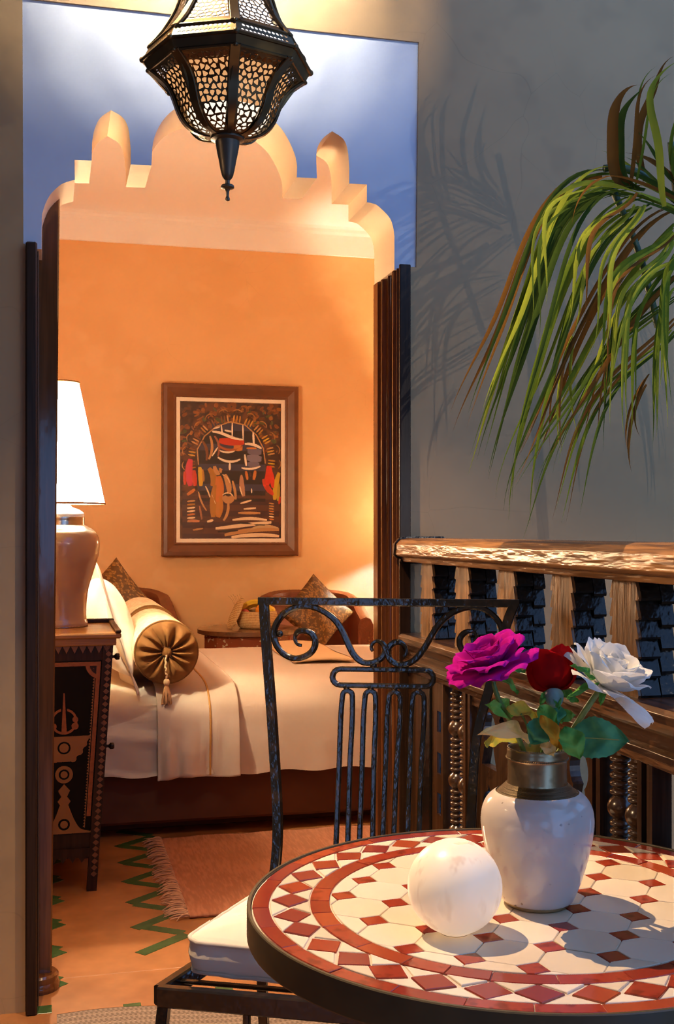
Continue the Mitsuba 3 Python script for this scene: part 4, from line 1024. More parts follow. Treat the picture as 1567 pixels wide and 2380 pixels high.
sc2 = [(0.8371, 2.1908, 1.0268), (0.8438, 2.1888, 1.0365), (0.8363, 2.1937, 1.0459), (0.8235, 2.1995, 1.0430), (0.8136, 2.2028, 1.0315), (0.8136, 2.2003, 1.0133), (0.8240, 2.1933, 0.9988), (0.8418, 2.1838, 0.9923), (0.8609, 2.1752, 0.9971), (0.8779, 2.1688, 1.0104), (0.8882, 2.1664, 1.0296), (0.8905, 2.1676, 1.0470), (0.8859, 2.1724, 1.0651), (0.8741, 2.1802, 1.0805), (0.8557, 2.1907, 1.0924), (0.8281, 2.2042, 1.0937), (0.8006, 2.2160, 1.0819), (0.7757, 2.2248, 1.0587), (0.7560, 2.2300, 1.0268), (0.7380, 2.2347, 0.9976), (0.7172, 2.2422, 0.9787), (0.6954, 2.2524, 0.9755), (0.6811, 2.2605, 0.9848), (0.6777, 2.2645, 1.0014), (0.6864, 2.2624, 1.0174), (0.7010, 2.2557, 1.0204), (0.7120, 2.2490, 1.0101), (0.7115, 2.2475, 0.9969), (0.7064, 2.2492, 0.9916)]
for s in (sc1, sc2):
    n = 150
    tp = np.clip(np.minimum(np.linspace(0, 1, n), 1 - np.linspace(0, 1, n)) * 14, 0.55, 1)
    put(ch + '__scroll', sweep(curve(s, n), rect(0.012, 0.0165, 0.003), ref=CN3, scale=tp), 'm_iron', 35)
ov = []
for cxp, s0 in ((988, -90), (791, 90)):
    for k in range(9):
        a = math.radians(s0 + 180 * k / 8)
        ov.append((cxp + 19 * math.cos(a), 1573.5 + (3 if cxp > 900 else 0) + 19 * math.sin(a)))


def CP(px, py):                                            # places on the flat back of the chair, from its own origin and axes
    return np.array(OV_BASE) + (px - 890) * np.array(OV_U) + (py - 1575) * np.array(OV_V)


OV_BASE, OV_U, OV_V = (0.6660, 2.2628, 0.9476), (np.array((0.7065, 2.2433, 0.9488)) - np.array((0.6253, 2.2823, 0.9465))) / 100, (np.array((0.6653, 2.2601, 0.9258)) - np.array((0.6668, 2.2654, 0.9695))) / 50
put(ch + '__oval_bar', sweep(np.array([CP(x, y) for x, y in ov]), rect(0.011, 0.0135, 0.003), ref=CN3, closed=True), 'm_iron', 35)
for xt0, xt1, yt, xb0, xb1 in ((796, 819, 1605, 782, 809), (849, 873, 1606, 836, 866), (904, 930, 1609, 889, 914), (959, 985, 1609, 945, 971)):
    xc, r = (xt0 + xt1) / 2, (xt1 - xt0) / 2
    top = [(xc + r * math.cos(PI + PI * k / 8), yt + 12 + r * math.sin(PI + PI * k / 8)) for k in range(9)]
    pth = [CP(*q) for q in [(xb0 - 3, 2090), (xb0, 1960), ((xb0 + xt0) / 2 - 0.5, 1780)] + top + [((xb1 + xt1) / 2 - 0.5, 1780), (xb1, 1960), (xb1 - 3, 2090)]]
    pth = np.array(pth)
    d = np.concatenate([[0], np.cumsum(np.linalg.norm(np.diff(pth, axis=0), axis=1))])
    pp = PchipInterpolator(d, pth)(np.unique(np.concatenate([np.linspace(0, d[-1], 40), d])))
    put(ch + '__hairpin_slat', sweep(pp, rect(0.010, 0.0105, 0.002), ref=CN3), 'm_iron', 35)
for xy in ((712, 1403), (868, 1546), (932, 1549), (1100, 1406), (645, 1470), (805, 1596), (862, 1597), (917, 1599), (972, 1599)):
    put(ch + '__weld', moved(trimesh.creation.icosphere(subdivisions=2, radius=0.0075), trans(*CP(*xy))), 'm_iron', True)
zs = 0.437
fl_, fr_, bl_, br_ = (-0.060, 0.455), (0.535, 0.455), (0.022, 0.0), (0.452, 0.0)
for p, q in ((fl_, fr_), (fl_, bl_), (bl_, br_), (fr_, br_)):
    put(ch + '__seat_rail', sweep([S(*p, zs), S(*q, zs)], rect(0.020 if p is bl_ else 0.020, 0.036, 0.003), ref=(0, 0, 1)), 'm_iron', 30)
put(ch + '__seat_rest', cat(*[sweep([S(-0.055 + 0.08 * (1 - w / 0.455), w, zs + 0.006), S(0.53 - 0.08 * (1 - w / 0.455), w, zs + 0.006)], rect(0.012, 0.006)) for w in (0.08, 0.16, 0.24, 0.32, 0.40)]), 'm_iron')
for u, w, du, dw in ((-0.052, 0.447, -0.035, 0.03), (0.527, 0.447, 0.035, 0.03)):
    put(ch + '__leg', sweep([S(u, w, zs - 0.01), S(u + du * 0.5, w + dw * 0.5, 0.22), S(u + du, w + dw, 0.024)], rect(0.020, 0.020), ref=CN3), 'm_iron', 30)
put(ch + '__leg_brace', sweep([S(0.10, 0.455, zs - 0.01), S(0.10, 0.455, 0.30)], rect(0.012, 0.012), ref=CN3), 'm_iron')

cs = thing('seat_cushion', 'off-white piped box cushion lying on the iron chair', 'cushion')


def trapez(inset, n=96):
    q = Polygon([(-0.030, 0.418), (0.500, 0.418), (0.442, 0.045), (0.022, 0.045)]).buffer(-0.035).buffer(0.035 - inset, 8) if inset < 0.03 else Polygon([(-0.030, 0.418), (0.500, 0.418), (0.442, 0.045), (0.022, 0.045)]).buffer(-inset)
    e = q.exterior
    s0 = e.project(Point(0.235, 0.9))
    return np.array([e.interpolate((s0 + e.length * k / n) % e.length).coords[0] for k in range(n)])


rings = [(0.15, 0.459), (0.02, 0.459), (0.006, 0.462), (0.000, 0.470), (-0.004, 0.492), (0.001, 0.516), (0.004, 0.521), (0.016, 0.5265), (0.05, 0.535), (0.10, 0.541), (0.15, 0.543)]
vv, n = [], 96
for ins, z in rings:
    o = trapez(ins, n)
    vv.append(np.array([S(u, w, z) for u, w in o]))
v = np.vstack([np.vstack(vv), [np.mean(vv[0], 0)], [np.mean(vv[-1], 0)]])
f = []
for i in range(len(rings) - 1):
    for k in range(n):
        f += [[i * n + k, i * n + (k + 1) % n, (i + 1) * n + (k + 1) % n], [i * n + k, (i + 1) * n + (k + 1) % n, (i + 1) * n + k]]
L = len(rings) * n
f += [[L, (k + 1) % n, k] for k in range(n)] + [[L + 1, L - n + k, L - n + (k + 1) % n] for k in range(n)]
cm = mesh(v, np.array(f))
if cm.volume < 0: cm.invert()
cm = vnoise(cm, 0.006, 11, 4)
put(cs + '__stuffed_cover', cm, 'm_linen', 50)
for z, ins in ((0.519, 0.0), (0.463, 0.003)):
    put(cs + '__piping', vnoise(sweep(np.array([S(u, w, z) for u, w in trapez(ins)]), circ(0.0042, 8), closed=True), 0.006, 11, 4), 'm_piping', True)

# ---- mosaic table
TC, TR, TZ = np.array([0.6311, 1.4674]), 0.3759, 0.740
mtb = thing('mosaic_table', 'round mosaic table of red and cream tiles bound in a dark iron band', 'table')
put(mtb + '__slab', lathe([(0, 0.705), (TR - 0.004, 0.705), (TR - 0.004, TZ - 0.0022), (0.0, TZ - 0.0022)], 96, (*TC, 0)), 'm_grout', 30)
put(mtb + '__iron_band', lathe([(TR - 0.004, 0.700), (TR + 0.0012, 0.700), (TR + 0.0025, 0.7025), (TR + 0.0025, TZ + 0.0002), (TR + 0.0012, TZ + 0.0016), (TR - 0.0022, TZ + 0.0016), (TR - 0.0030, TZ + 0.0004), (TR - 0.0030, 0.715), (TR - 0.004, 0.700)], 128, (*TC, 0)), 'm_band', 30)
tr = random.Random(21)


def tile(nm, poly, mats, jig=0.0006):
    poly = poly.buffer(-0.00045, join_style=2)
    if poly.is_empty or poly.geom_type != 'Polygon' or poly.area < 4e-5: return
    c = poly.centroid
    poly = affinity.translate(affinity.rotate(poly, tr.uniform(-1.2, 1.2), origin=c), tr.uniform(-jig, jig) * 0.4 + TC[0], tr.uniform(-jig, jig) * 0.4 + TC[1])
    m = tile_mesh(poly.simplify(0.0002), TZ - 0.004, TZ + tr.uniform(-0.0004, 0.0004), 0.0007)
    v = np.array(m.vertices)
    top = v[:, 2] > TZ - 0.0025
    g = np.array([tr.uniform(-1, 1), tr.uniform(-1, 1)]) * 0.007
    v[top, 2] += (v[top, :2] - v[:, :2].mean(0)) @ g
    put(mtb + '__' + nm, trimesh.Trimesh(v, m.faces, process=False), tr.choice(mats))


def pol(r, deg):
    return (r * TR * math.cos(math.radians(deg)), r * TR * math.sin(math.radians(deg)))


def arc_tile(r0, r1, a0, a1, n=5):
    return Polygon([pol(r0, a0 + (a1 - a0) * k / n) for k in range(n + 1)] + [pol(r1, a1 + (a0 - a1) * k / n) for k in range(n + 1)])


REDS, CREAMS = ['m_red_a', 'm_red_b', 'm_red_a', 'm_red_c', 'm_red_d'], ['m_white_a', 'm_white_b', 'm_white_c']
a = 171.0
while a < 171.0 + 359:
    w = tr.uniform(11.4, 15.5)
    if 171 + 360 - (a + w) < 8: w = 171 + 360 - a
    tile('border_tile', arc_tile(0.924, 0.985, a, a + w), REDS)
    a += w
a = 166.5
while a < 166.5 + 359:
    w = tr.choice((tr.uniform(10, 12), tr.uniform(14, 17.5)))
    if 166.5 + 360 - (a + w) < 8: w = 166.5 + 360 - a
    tile('ring_tile', arc_tile(0.705, 0.778, a, a + w), ['m_red_a', 'm_red_b', 'm_red_c'])
    a += w
ND = 34
stp = 360 / ND
for k in range(ND):
    t = 176.5 + k * stp + tr.uniform(-0.6, 0.6)
    rm = 0.851 + tr.uniform(-0.006, 0.006)
    tile('diamond_tile', Polygon([pol(0.783, t), pol(rm, t + stp * 0.48), pol(0.919, t), pol(rm, t - stp * 0.48)]), REDS)
    tn = 176.5 + (k + 0.5) * stp
    tile('triangle_tile', Polygon([pol(0.9215, tn - stp * 0.46), pol(0.922, tn), pol(0.9215, tn + stp * 0.46), pol(0.859, tn)]), CREAMS)
    tile('triangle_tile', Polygon([pol(0.780, tn - stp * 0.46), pol(0.780, tn), pol(0.780, tn + stp * 0.46), pol(0.843, tn)]), CREAMS)
field = Point(0, 0).buffer(0.702 * TR, 48)
LS, LA_, SQ = 0.0775, math.radians(52), 0.0205
ea, eb = np.array([math.cos(LA_), math.sin(LA_)]), np.array([math.sin(LA_), -math.cos(LA_)])
for i in range(-6, 7):
    for j in range(-6, 7):
        o = np.array([0.0113, -0.1108]) + LS * (i * ea + j * eb)
        if np.linalg.norm(o) < 0.262:
            tile('square_tile', Polygon([o + SQ * ea, o + SQ * eb, o - SQ * ea, o - SQ * eb]).intersection(field), ['m_red_a', 'm_red_b', 'm_red_a'])
        P = [o, o + LS * ea, o + LS * (ea + eb), o + LS * eb]
        octo = Polygon([P[0] + SQ * ea, P[1] - SQ * ea, P[1] + SQ * eb, P[2] - SQ * eb, P[2] - SQ * ea, P[3] + SQ * ea, P[3] - SQ * eb, P[0] + SQ * eb]).intersection(field)
        if octo.area > 6e-5 and octo.geom_type == 'Polygon':
            tile('octagon_tile', octo.buffer(-0.0002), CREAMS)
for k in range(3):
    q = math.radians(40 + 120 * k)
    c, s = math.cos(q), math.sin(q)
    put(mtb + '__leg', sweep(curve([(TC[0] + r * c, TC[1] + r * s, z) for r, z in ((0.30, 0.705), (0.22, 0.62), (0.07, 0.42), (0.12, 0.18), (0.27, 0.0))], 30), rect(0.018, 0.018), ref=(-s, c, 0)), 'm_iron', 30)
q = np.arange(40) / 40 * 2 * PI
put(mtb + '__leg_ring', sweep(np.stack([TC[0] + 0.075 * np.cos(q), TC[1] + 0.075 * np.sin(q), np.full(40, 0.42)], 1), circ(0.007, 8), closed=True), 'm_iron', True)

# ---- selenite ball lamp
BC = np.array((0.4974, 1.3670, 0.7995))
ball = thing('stone_ball_lamp', 'glowing ball of pale streaked stone standing on the mosaic table', 'lamp')
bp_ = [(0.0, -0.0592), (0.018, -0.0586), (0.022, -0.0555)] + [(0.0600 * math.cos(t), 0.0592 * math.sin(t)) for t in np.linspace(math.radians(-66), math.radians(70), 34)] + [(0.0175, 0.0570), (0.016, 0.0555), (0.0, 0.0545)]
bk2 = put(ball + '__stone', lathe(bp_, 56, BC + np.array([0, 0, 0.0002])), 'm_stone', 50)
scene[bk2]['emitter'] = {'type': 'area', 'sampling_weight': 0.7, 'radiance': rgb([0.40, 0.275, 0.165])}

# ---- vase
VX, VY = (0.6468, 1.4485, 0.7400)[:2]
vs = thing('flower_vase', 'pale glazed vase with a metal neck holding three roses on the mosaic table', 'vase')
PXM, ZV = 0.00058959, lambda y: 1.25 + (1235 - y) * 0.00058959
vp = [(0.0, 0.7465), (44 * PXM, 0.7465)] + [(r * PXM, ZV(y)) for r, y in ((77, 2090), (90, 2069), (106, 2025), (118, 1982), (127, 1940), (130.5, 1906), (128.5, 1884), (121, 1862), (108, 1846), (96, 1838))]
put(vs + '__body', lathe(prof(vp, 60), 72, (VX, VY, 0)), 'm_vase', 50)
coll = [(96.5 * PXM, ZV(1851)), (99 * PXM, ZV(1846))]
rr = np.linspace(99, 70.5, 60); yy = np.linspace(1845, 1818, 60)
coll += [((r + 0.7 * math.sin(k * 2.2)) * PXM, ZV(y)) for k, (r, y) in enumerate(zip(rr, yy))]
put(vs + '__ridged_collar', lathe(coll, 72, (VX, VY, 0)), 'm_nickel_dark', 50)
put(vs + '__metal_neck', lathe(prof([(70 * PXM, ZV(1822)), (68.5 * PXM, ZV(1814)), (68 * PXM, ZV(1790)), (68.3 * PXM, ZV(1765)), (70 * PXM, ZV(1760))], 20), 72, (VX, VY, 0)), 'm_nickel', 50)
put(vs + '__rim', lathe(prof([(69 * PXM, ZV(1762)), (71 * PXM, ZV(1757)), (69.5 * PXM, ZV(1750)), (69.5 * PXM, ZV(1741)), (67.0 * PXM, ZV(1737)), (64.5 * PXM, ZV(1739)), (64 * PXM, ZV(1760)), (64 * PXM, ZV(1830))], 30), 72, (VX, VY, 0)), 'm_nickel', 50)
put(vs + '__foot', lathe(prof([(0, 0.7405), (70 * PXM, 0.7405), (75.5 * PXM, 0.743), (77 * PXM, 0.7475), (75.5 * PXM, 0.7525), (74 * PXM, 0.7545)], 16), 72, (VX, VY, 0)), 'm_nickel', 50)
for z, r in ((ZV(1760), 71.2 * PXM), (0.7555, 76 * PXM), (ZV(1737), 67.5 * PXM)):
    tw = []
    for k in range(96):
        q = k / 96 * 2 * PI
        tw.append(moved(trimesh.creation.icosphere(subdivisions=0, radius=0.0013), trans(VX + r * math.cos(q), VY + r * math.sin(q), z)))
    put(vs + '__beaded_edge', cat(*tw), 'm_nickel_dark', True)

# ---- roses
RV, FV, UV = np.array([math.cos(CAM_YAW), -math.sin(CAM_YAW), 0]), np.array([math.sin(CAM_YAW), math.cos(CAM_YAW), 0]), np.array([0, 0, 1.0])


def vec(r, u, t):                                          # right, up, towards the viewer
    q = r * RV + u * UV - t * FV
    return q / np.linalg.norm(q)


def petal(base, ax, phi, L, th, W, r0=0.003, curl=0.0, ruff=0.0015, seed=0, point=0.0, nu=13, nv=11, rc=1.0):
    ax = ax / np.linalg.norm(ax)
    e1 = np.cross(ax, [0.3, 0.2, 1.0] if abs(ax[2]) < 0.9 else [1.0, 0, 0]); e1 /= np.linalg.norm(e1)
    e2 = np.cross(ax, e1)
    er, et = e1 * math.cos(phi) + e2 * math.sin(phi), -e1 * math.sin(phi) + e2 * math.cos(phi)
    s = np.linspace(0, 1, nu)
    ang = np.radians(np.interp(s, np.linspace(0, 1, len(th)), th)) + math.radians(curl) * np.clip((s - 0.72) / 0.28, 0, 1) ** 1.6
    ds = L / (nu - 1)
    rho = r0 + np.concatenate([[0], np.cumsum(np.sin((ang[1:] + ang[:-1]) / 2) * ds)])
    zeta = np.concatenate([[0], np.cumsum(np.cos((ang[1:] + ang[:-1]) / 2) * ds)])

    def fn(U, V):
        i = np.rint(U * (nu - 1)).astype(int)
        w = W * (0.16 + 0.84 * np.sin(np.clip(s, 0, 1) * PI * 0.62) ** 0.8)
        w = w * np.where(s > 0.8, np.sqrt(np.clip(1 - ((s - 0.8) / 0.235) ** 2, 0.04, 1)), 1)
        tt = V * 2 - 1
        top = U - 0.10 * U * np.abs(tt) ** 3 + point * U * (1 - np.abs(tt)) * 0.1
        R_ = np.maximum(rho * rc, 0.006)[i]
        ps = tt * w[i] / 2 / R_
        ps = np.clip(ps, -2.2, 2.2)
        rad = rho[i] - R_ + R_ * np.cos(ps)
        q = np.stack([U * 5, V * 6, U * 0], -1)
        nz = (meshkit.fbm(q + seed * 3.7, 2, seed) - 0.5) * 2 * ruff * (0.3 + U ** 2 * 2)
        tang = R_ * np.sin(ps)
        z = zeta[i] - 0.10 * L * U * np.abs(tt) ** 3
        p = np.asarray(base) + er * (rad + nz)[..., None] + et * tang[..., None] + ax * (z + nz * 0.8)[..., None]
        return p
    return grid(fn, nu, nv)


def leaf(base, tip, width, nrm, bend=0.1, fold=0.25, twist=0.0, nu=18, nv=9, serr=0.03, curl=0.0):
    base, tip, nrm = np.array(base, float), np.array(tip, float), np.array(nrm, float)
    L = np.linalg.norm(tip - base); t = (tip - base) / L
    sd = np.cross(t, nrm); sd /= np.linalg.norm(sd); nn = np.cross(sd, t)

    def fn(U, V):
        w = width / 2 * np.sin(PI * np.clip(U, 0, 1) ** 0.82) ** 0.75 * (1 + serr * np.sin(U * 60) * (np.abs(V - 0.5) > 0.45))
        x = (V * 2 - 1)
        h = fold * np.abs(x) * w - bend * L * (4 * U * (1 - U)) * -1 - curl * L * U ** 2
        h = h + 0.004 * np.sin(U * 11 + np.abs(x) * 3)
        a = twist * U
        return base + t * (U * L)[..., None] + (sd * np.cos(a)[..., None] + nn * np.sin(a)[..., None]) * (x * w)[..., None] + nn * h[..., None]
    return grid(fn, nu, nv)


def petal_to(k, base, ax, tip, W, L, th, curl, seed, m):   # an outer petal whose fall points at tip
    e1 = np.cross(ax, [0.3, 0.2, 1.0] if abs(ax[2]) < 0.9 else [1.0, 0, 0]); e1 /= np.linalg.norm(e1)
    e2 = np.cross(ax, e1)
    d = np.array(tip) - base
    put(k + '__petal', petal(base, ax, math.atan2(d @ e2, d @ e1), L, th, W, 0.005, curl, 0.0022, seed, rc=1.3), m, True)


def stem_of(k, pts, r=0.0033, m='m_rosestem'):
    put(k + '__stem', sweep(curve(pts, 24), circ(r, 8)), m, True)


VIN = (VX, VY, 0.86)
# magenta rose, seen from its side, tipped to the left
r1 = thing('rose', 'open magenta rose leaning left out of the vase', 'rose', 'roses in the vase')
b1 = np.array((0.5628, 1.4052, 1.0706)); a1 = vec(-0.36, 0.90, 0.16)
gold = 2.39996
spec = [(6, 0.034, [32, 5, -12], 0.036, 0.004, 15), (7, 0.042, [52, 22, 6], 0.044, 0.004, 40), (8, 0.050, [66, 40, 30], 0.044, 0.004, 50), (8, 0.058, [78, 58, 52], 0.050, 0.004, 45), (7, 0.064, [90, 78, 76], 0.054, 0.004, 30)]
n = 0
for li, (cnt, L, th, W, r0, curl) in enumerate(spec):
    for k in range(cnt):
        put(r1 + '__petal', petal(b1, a1, n * gold + 0.4, L * (0.92 + 0.16 * tr.random()), [x + tr.uniform(-5, 5) for x in th], W * (0.92 + 0.16 * tr.random()), r0, curl * (0.6 + 0.8 * tr.random()), 0.0011, n + 1), 'm_pink', True)
        n += 1
put(r1 + '__calyx', lathe(prof([(0, -0.009), (0.004, -0.008), (0.0062, -0.002), (0.005, 0.004), (0, 0.005)], 12), 14), 'm_calyx', True, to_world=M4(b1, *(lambda e: (e, np.cross(a1, e), a1))(np.cross(a1, [0, 1, 0]) / np.linalg.norm(np.cross(a1, [0, 1, 0])))))
stem_of(r1, [b1 - a1 * 0.004, (0.5677, 1.4040, 1.0406), (0.5826, 1.4106, 1.0135), (0.6107, 1.4293, 0.9720), VIN])
for tip, bs, w in (((0.5928, 1.3874, 1.0380), (0.5721, 1.4029, 1.0592), 0.009), ((0.6102, 1.4036, 1.0648), (0.5721, 1.4029, 1.0604), 0.003), ((0.5439, 1.3894, 1.0618), (0.5644, 1.4048, 1.0592), 0.008)):
    put(r1 + '__sepal', leaf(bs, tip, w, vec(0.1, 0.6, 0.5), 0.12, 0.2, nu=10, nv=5, serr=0), 'm_leaf_green', True)
put(r1 + '__leaf', leaf((0.6037, 1.4259, 1.0058), (0.5530, 1.3974, 1.0240), 0.027, vec(0.1, 0.35, 0.9), 0.04, 0.25), 'm_leaf_green', True)
put(r1 + '__leaf', leaf((0.5809, 1.4007, 1.0162), (0.6331, 1.4082, 1.0016), 0.026, vec(0.0, 0.75, 0.6), 0.07, 0.2), 'm_leaf_yellow', True)
put(r1 + '__leaf', leaf((0.6239, 1.4208, 0.9688), (0.5435, 1.3792, 0.9954), 0.028, vec(-0.1, 0.6, 0.75), 0.14, 0.1, curl=0.12), 'm_leaf_dry', True)
put(r1 + '__leaf', leaf((0.6139, 1.4440, 0.9652), (0.5524, 1.4079, 0.9743), 0.034, vec(-0.2, -0.4, 0.85), -0.15, 0.2, curl=-0.1), 'm_leaf_yellow', True)
put(r1 + '__leaf_stalk', sweep(curve([(0.6239, 1.4208, 0.9613), (0.6176, 1.4121, 0.9833), (0.6007, 1.3957, 1.0094)], 10), circ(0.0016, 6)), 'm_rosestem', True)
# red rose turned away, its calyx towards us
r2 = thing('rose', 'dark red rose turned away, showing its grey green calyx between the other two', 'rose', 'roses in the vase')
b2 = np.array((0.6396, 1.3859, 1.0400)); a2 = vec(0.04, 0.90, -0.42)
spec = [(5, 0.050, [50, 5, -10], 0.040, 0.004, 10), (5, 0.058, [74, 8, -8], 0.054, 0.005, 30), (5, 0.063, [88, 14, -4], 0.064, 0.006, 55)]
n = 0
for li, (cnt, L, th, W, r0, curl) in enumerate(spec):
    for k in range(cnt):
        put(r2 + '__petal', petal(b2, a2, n * gold + 1.1, L * (0.92 + 0.16 * tr.random()), [x + tr.uniform(-8, 8) for x in th], W * (0.9 + 0.2 * tr.random()), r0, curl * (0.5 + tr.random()), 0.0022, n + 60, rc=1.05), 'm_rose_red', True)
        n += 1
put(r2 + '__calyx', moved(lathe(prof([(0, -0.017), (0.0045, -0.0165), (0.0105, -0.010), (0.0125, -0.002), (0.009, 0.006), (0, 0.008)], 16), 20), M4(b2 + vec(0.0, -0.15, 0.9) * 0.016, *(lambda e: (e, np.cross(a2, e), a2))(np.cross(a2, [0, 1, 0]) / np.linalg.norm(np.cross(a2, [0, 1, 0]))))), 'm_calyx', True)
stem_of(r2, [b2 - a2 * 0.012, (0.6407, 1.3857, 1.0151), (0.6496, 1.4144, 0.9815), VIN], 0.0036)
for tip, bs, w in (((0.6692, 1.3682, 1.0268), (0.6457, 1.3792, 1.0407), 0.014), ((0.6159, 1.3713, 1.0238), (0.6294, 1.3782, 1.0425), 0.009), ((0.6360, 1.3559, 1.0198), (0.6349, 1.3665, 1.0394), 0.010)):
    put(r2 + '__sepal', leaf(bs, tip, w, vec(0, 0.5, 0.8), 0.1, 0.2, nu=10, nv=5, serr=0), 'm_leaf_green', True)
put(r2 + '__leaf', leaf((0.6071, 1.3529, 1.0269), (0.6317, 1.3570, 0.9998), 0.024, vec(-0.2, 0.2, 0.95), 0.10, 0.25), 'm_leaf_green', True)
put(r2 + '__leaf', leaf((0.6403, 1.3755, 1.0268), (0.6392, 1.3757, 0.9942), 0.024, vec(0.3, 0.1, 0.9), 0.05, 0.2), 'm_leaf_teal', True)
put(r2 + '__leaf', leaf((0.6167, 1.3504, 1.0092), (0.6016, 1.3646, 0.9765), 0.034, vec(-0.2, 0.25, 0.9), 0.06, 0.2), 'm_leaf_teal', True)
put(r2 + '__leaf', leaf((0.6040, 1.3433, 1.0164), (0.6333, 1.3463, 0.9707), 0.020, vec(0.3, 0.2, 0.9), 0.05, 0.35), 'm_leaf_yellow2', True)
thin('m_leaf_yellow2', f_leaf((0.60, 0.30, 0.03), (0.50, 0.24, 0.03)), 0.5, 0.5)
put(r2 + '__leaf', leaf((0.6197, 1.3703, 0.9780), (0.6253, 1.3483, 0.9635), 0.020, vec(0, 0.5, 0.85), 0.05, 0.1), 'm_leaf_dry', True)
put(r2 + '__leaf', leaf((0.6565, 1.4023, 0.9993), (0.6687, 1.3786, 1.0094), 0.020, vec(0, 0.5, 0.8), 0.08, 0.2), 'm_leaf_green', True)
# white rose
r3 = thing('rose', 'white rose with drooping outer petals leaning right out of the vase', 'rose', 'roses in the vase')
b3 = np.array((0.7050, 1.3695, 1.0479)); a3 = vec(0.40, 0.86, 0.30)
spec = [(6, 0.048, [34, 6, -12], 0.046, 0.004, 15), (6, 0.055, [50, 20, 4], 0.056, 0.004, 30), (6, 0.062, [62, 32, 18], 0.054, 0.004, 40), (5, 0.066, [76, 46, 36], 0.064, 0.004, 45)]
n = 0
for li, (cnt, L, th, W, r0, curl) in enumerate(spec):
    for k in range(cnt):
        put(r3 + '__petal', petal(b3, a3, n * gold + 2.0, L * (0.94 + 0.12 * tr.random()), [x + tr.uniform(-4, 4) for x in th], W * (0.95 + 0.1 * tr.random()), r0, curl * (0.5 + tr.random()), 0.0010, n + 130), 'm_rose_white', True)
        n += 1


for tp, W, L, th, cu_ in (((0.7490, 1.3275, 1.0098), 0.052, 0.074, [85, 92, 100], 20), ((0.7027, 1.2876, 1.0276), 0.050, 0.056, [80, 70, 60], 30), ((0.6665, 1.3792, 1.1000), 0.046, 0.066, [78, 62, 60], 60), ((0.6341, 1.3048, 1.0839), 0.054, 0.060, [84, 72, 62], 40), ((0.7992, 1.4283, 1.0562), 0.05, 0.060, [80, 60, 50], 40)):
    petal_to(r3, b3, a3, tp, W, L, th, cu_, int(W * 9999), 'm_rose_white')
put(r3 + '__calyx', moved(lathe(prof([(0, -0.012), (0.0045, -0.011), (0.0075, -0.004), (0.006, 0.004), (0, 0.006)], 14), 16), M4(b3, *(lambda e: (e, np.cross(a3, e), a3))(np.cross(a3, [0, 1, 0]) / np.linalg.norm(np.cross(a3, [0, 1, 0]))))), 'm_calyx', True)
stem_of(r3, [b3 - a3 * 0.006, (0.6973, 1.3715, 1.0366), (0.6787, 1.3813, 1.0041), (0.6687, 1.4096, 0.9654), VIN], 0.0042, 'm_rosestem_light')
mat('m_rosestem_light', (0.26, 0.34, 0.10), 0.45)
for tip, bs, w in (((0.6413, 1.3443, 1.0368), (0.6902, 1.3526, 1.0517), 0.010), ((0.6876, 1.3429, 1.0253), (0.7003, 1.3604, 1.0436), 0.009), ((0.6433, 1.3335, 1.0804), (0.6790, 1.3451, 1.0586), 0.008)):
    put(r3 + '__sepal', leaf(bs, tip, w, vec(0, 0.6, 0.7), 0.10, 0.2, nu=10, nv=5, serr=0), 'm_leaf_green', True)
lf = put(r3 + '__leaf', leaf((0.6611, 1.3806, 0.9800), (0.7188, 1.3248, 0.9817), 0.054, vec(-0.05, 0.30, 0.95), 0.03, 0.10, nu=30, nv=13), 'm_leaf_teal', True)
put(lf + '__midrib', sweep(curve([(0.6606, 1.3693, 0.9809), (0.6808, 1.3426, 0.9835), (0.7055, 1.3261, 0.9832)], 8), circ(0.0008, 5)), 'm_rosestem_light', True)
put(r3 + '__leaf', leaf((0.6424, 1.3543, 0.9976), (0.6533, 1.3309, 0.9605), 0.034, vec(0.1, 0.25, 0.95), 0.05, 0.12, nu=24, nv=11), 'm_leaf_green', True)

# ---- carved railing towards the courtyard
RX = 0.970
RY0, RY1 = 1.05, 3.049
rl = thing('carved_railing', 'weathered carved wooden balustrade running from the wall along the gallery edge', 'railing')
ALONG = M4((0, RY0, 0), (1, 0, 0), (0, 0, 1), (0, -1, 0))


def along(poly, y0, y1):                                   # section (x, z) drawn along y
    return slab(poly, y0, y1)


def ogee(p, r=0.006):
    return Polygon(p).buffer(-r).buffer(r, 4)


hand = ogee([(0.930, 1.186), (0.932, 1.214), (0.944, 1.227), (0.965, 1.231), (1.070, 1.231), (1.085, 1.215), (1.085, 1.186), (1.070, 1.182), (1.070, 1.165), (0.952, 1.165), (0.948, 1.178), (0.936, 1.181)], 0.004)
hm = along(hand, RY0, RY1 - 0.012)
for _ in range(1):
    hm = hm.subdivide_to_size(0.035) if False else hm
put(rl + '__handrail', hm, 'm_railwood', 30)
put(rl + '__handrail_end', slab(hand.buffer(0.005), RY1 - 0.014, RY1), 'm_balblack')
mid = ogee([(0.942, 0.944), (0.942, 0.958), (0.950, 0.966), (1.075, 0.966), (1.082, 0.958), (1.082, 0.94), (1.06, 0.93), (1.06, 0.86), (0.966, 0.86), (0.962, 0.874), (0.952, 0.878), (0.952, 0.890), (0.964, 0.896), (0.964, 0.918), (0.954, 0.926), (0.946, 0.938)], 0.0025)
put(rl + '__middle_rail', along(mid, RY0, RY1), 'm_lowrail', 30)
put(rl + '__base_rail', along(ogee([(0.955, 0.02), (0.955, 0.10), (0.965, 0.13), (1.06, 0.13), (1.06, 0.02)], 0.003), RY0, RY1), 'm_lowrail', 30)
put(rl + '__base_step', along(sbox(0.96, 0.0, 1.06, 0.024), RY0, RY1), 'm_lowrail')


